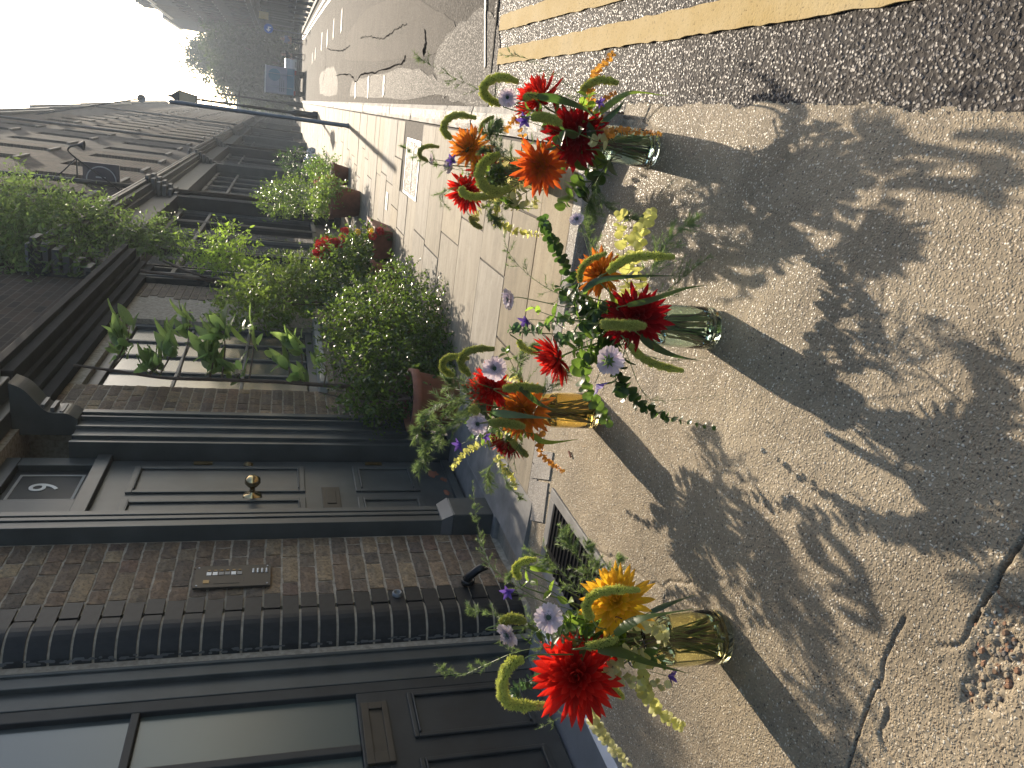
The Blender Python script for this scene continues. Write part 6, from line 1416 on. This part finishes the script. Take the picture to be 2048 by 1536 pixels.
FE('V1', [(1180, 1260), (1080, 1250), (990, 1230), (930, 1215)], (1.45, 1.55), 55, 'fern reaching up past the pale foxtail', dens=1.2)
FE('V1', [(1180, 1290), (1050, 1300), (970, 1330), (915, 1352), (870, 1328)], (1.42, 1.55), 50, 'long single fern frond against the dark door')
FE('V1', [(1150, 1240), (1000, 1150), (965, 1090), (950, 1020), (945, 960)], (1.6, 1.8), 34, 'tallest upright fern spire in front of the pilaster', side=7, dens=1.4)
FE('V1', [(1240, 1330), (1180, 1400), (1130, 1430), (1070, 1460)], 1.4, 40, 'drooping fern tip near the letterbox', dens=.5)
FE('V2', [(1290, 600), (1310, 520), (1350, 470), (1405, 425)], (1.85, 1.95), 70, 'light fern fanned out over the sunlit concrete', dens=1.3)
FE('V2', [(1290, 620), (1360, 560), (1420, 510)], (1.8, 1.8), 60, 'sparse fern reaching low over the shadow', dens=.8)
FE('V2', [(1270, 620), (1150, 600), (1070, 560), (1015, 500), (1010, 440)], (1.9, 2.1), 60, 'thin bare fern hooked over the paving joints', dens=.7)
FE('V2', [(1280, 590), (1190, 500), (1170, 430)], (1.95, 2.1), 60, 'fern over the dark step edge', dens=1.1)
FE('V2', [(1270, 700), (1330, 720), (1420, 715)], 1.72, 30, 'wispy fern beside the drooping foxtail', dens=.4)
FE('V2', [(1250, 700), (1290, 790), (1340, 800), (1440, 790)], 1.7, 30, 'dark wispy fern low over the trailing branch', dens=.4)
FE('V4', [(1060, 830), (960, 810), (880, 810), (825, 880)], (2.4, 2.55), 90, 'white green fern drooping over the door foot', dens=1.6)
FE('V4', [(1060, 840), (940, 840), (870, 870), (835, 950)], (2.4, 2.5), 80, 'second drooping fern in front of the door', dens=1.6)
FE('V4', [(1060, 830), (940, 790), (880, 750)], (2.4, 2.55), 80, 'fern rising towards the terracotta pot', dens=1.3)
FE('V4', [(1060, 850), (990, 920), (975, 960), (985, 985)], 2.45, 50, 'short fern hanging over the step', dens=1.2)
FE('V4', [(1060, 850), (1010, 950), (1045, 1000)], 2.4, 50, 'grey fern tip by the yellow coin leaves', dens=1.)
FE('V4', [(1060, 820), (1040, 720), (1080, 690)], 2.45, 60, 'fern between the amber and middle vases', dens=1.4)
FE('V4', [(1070, 820), (1110, 760), (1150, 740)], 2.3, 50, 'misty fern low beside the amber glass', dens=1.4)
FE('V3', [(1210, 280), (1080, 230), (950, 175), (860, 130), (828, 105)], (2.5, 2.9), 60, 'very long thin fern reaching over the far asphalt', dens=.6)
FE('V3', [(1210, 290), (1150, 180), (1060, 120), (1000, 110)], (2.5, 2.7), 55, 'thin fern over the yellow line ends', dens=.6)
FE('V3', [(1220, 320), (1190, 380), (1240, 430), (1300, 440)], 2.35, 60, 'fern hanging over the shaded step', dens=1.3)
FE('V3', [(1220, 320), (1180, 400), (1190, 440)], 2.4, 60, 'second fern over the shaded step', dens=1.3)
FE('V5', [(1050, 340), (980, 280), (1000, 250)], 3.25, 60, 'misty fern against the kerb', dens=1.6)
FE('V5', [(1050, 340), (1000, 310), (960, 300)], 3.1, 50, 'pale misty fern over the dark red dahlia', dens=1.5)
FE('V5', [(1040, 350), (920, 340), (850, 320), (800, 290)], (3.2, 3.4), 50, 'thin fern over the inspection cover', dens=.8)
FE('V5', [(1040, 350), (930, 370), (880, 390), (900, 420)], 3.2, 50, 'looping fern over the paving', dens=.7)
FE('V5', [(1040, 380), (980, 420), (1000, 450)], 3.15, 50, 'white misty fern beside the yellow branch', dens=1.5)
# extra cut stems standing in each vase
for vn_, V_ in VD.items():
    for k in range(3):
        a = k*1.9; r_ = V_['r']*.55; p0 = V_['c']+Vector((math.cos(a)*r_, math.sin(a)*r_, .02)); p1 = V_['c']+Vector((math.cos(a+2.5)*r_*.8, math.sin(a+2.5)*r_*.8, V_['h']+.03))
        kd = ('slim green', 'woody brown', 'thicker pale green')[k]
        o = MB().tube([p0, p0.lerp(p1, .5)+jit(.006), p1], (.0022, .002, .0034)[k], 6).obj('cut_stem', (M_stem, M_stemb, G3)[k], None, True); o['label'] = kd+' bare cut stem standing '+VN[vn_]; o['category'] = 'stem'

# ================================================================== HAZE
hz = MB().box(-225, 225, -65, 335, -1.4, 19.5).obj('haze', None, kind='stuff')
hm = bpy.data.materials.new('haze'); hm.use_nodes = True; hn = hm.node_tree; hn.nodes.clear(); ho = hn.nodes.new('ShaderNodeOutputMaterial'); pv = hn.nodes.new('ShaderNodeVolumePrincipled')
pv.inputs['Density'].default_value = .001; pv.inputs['Anisotropy'].default_value = .48; pv.inputs['Color'].default_value = (.72, .84, 1, 1); hn.links.new(pv.outputs[0], ho.inputs['Volume']); hz.data.materials.append(hm)
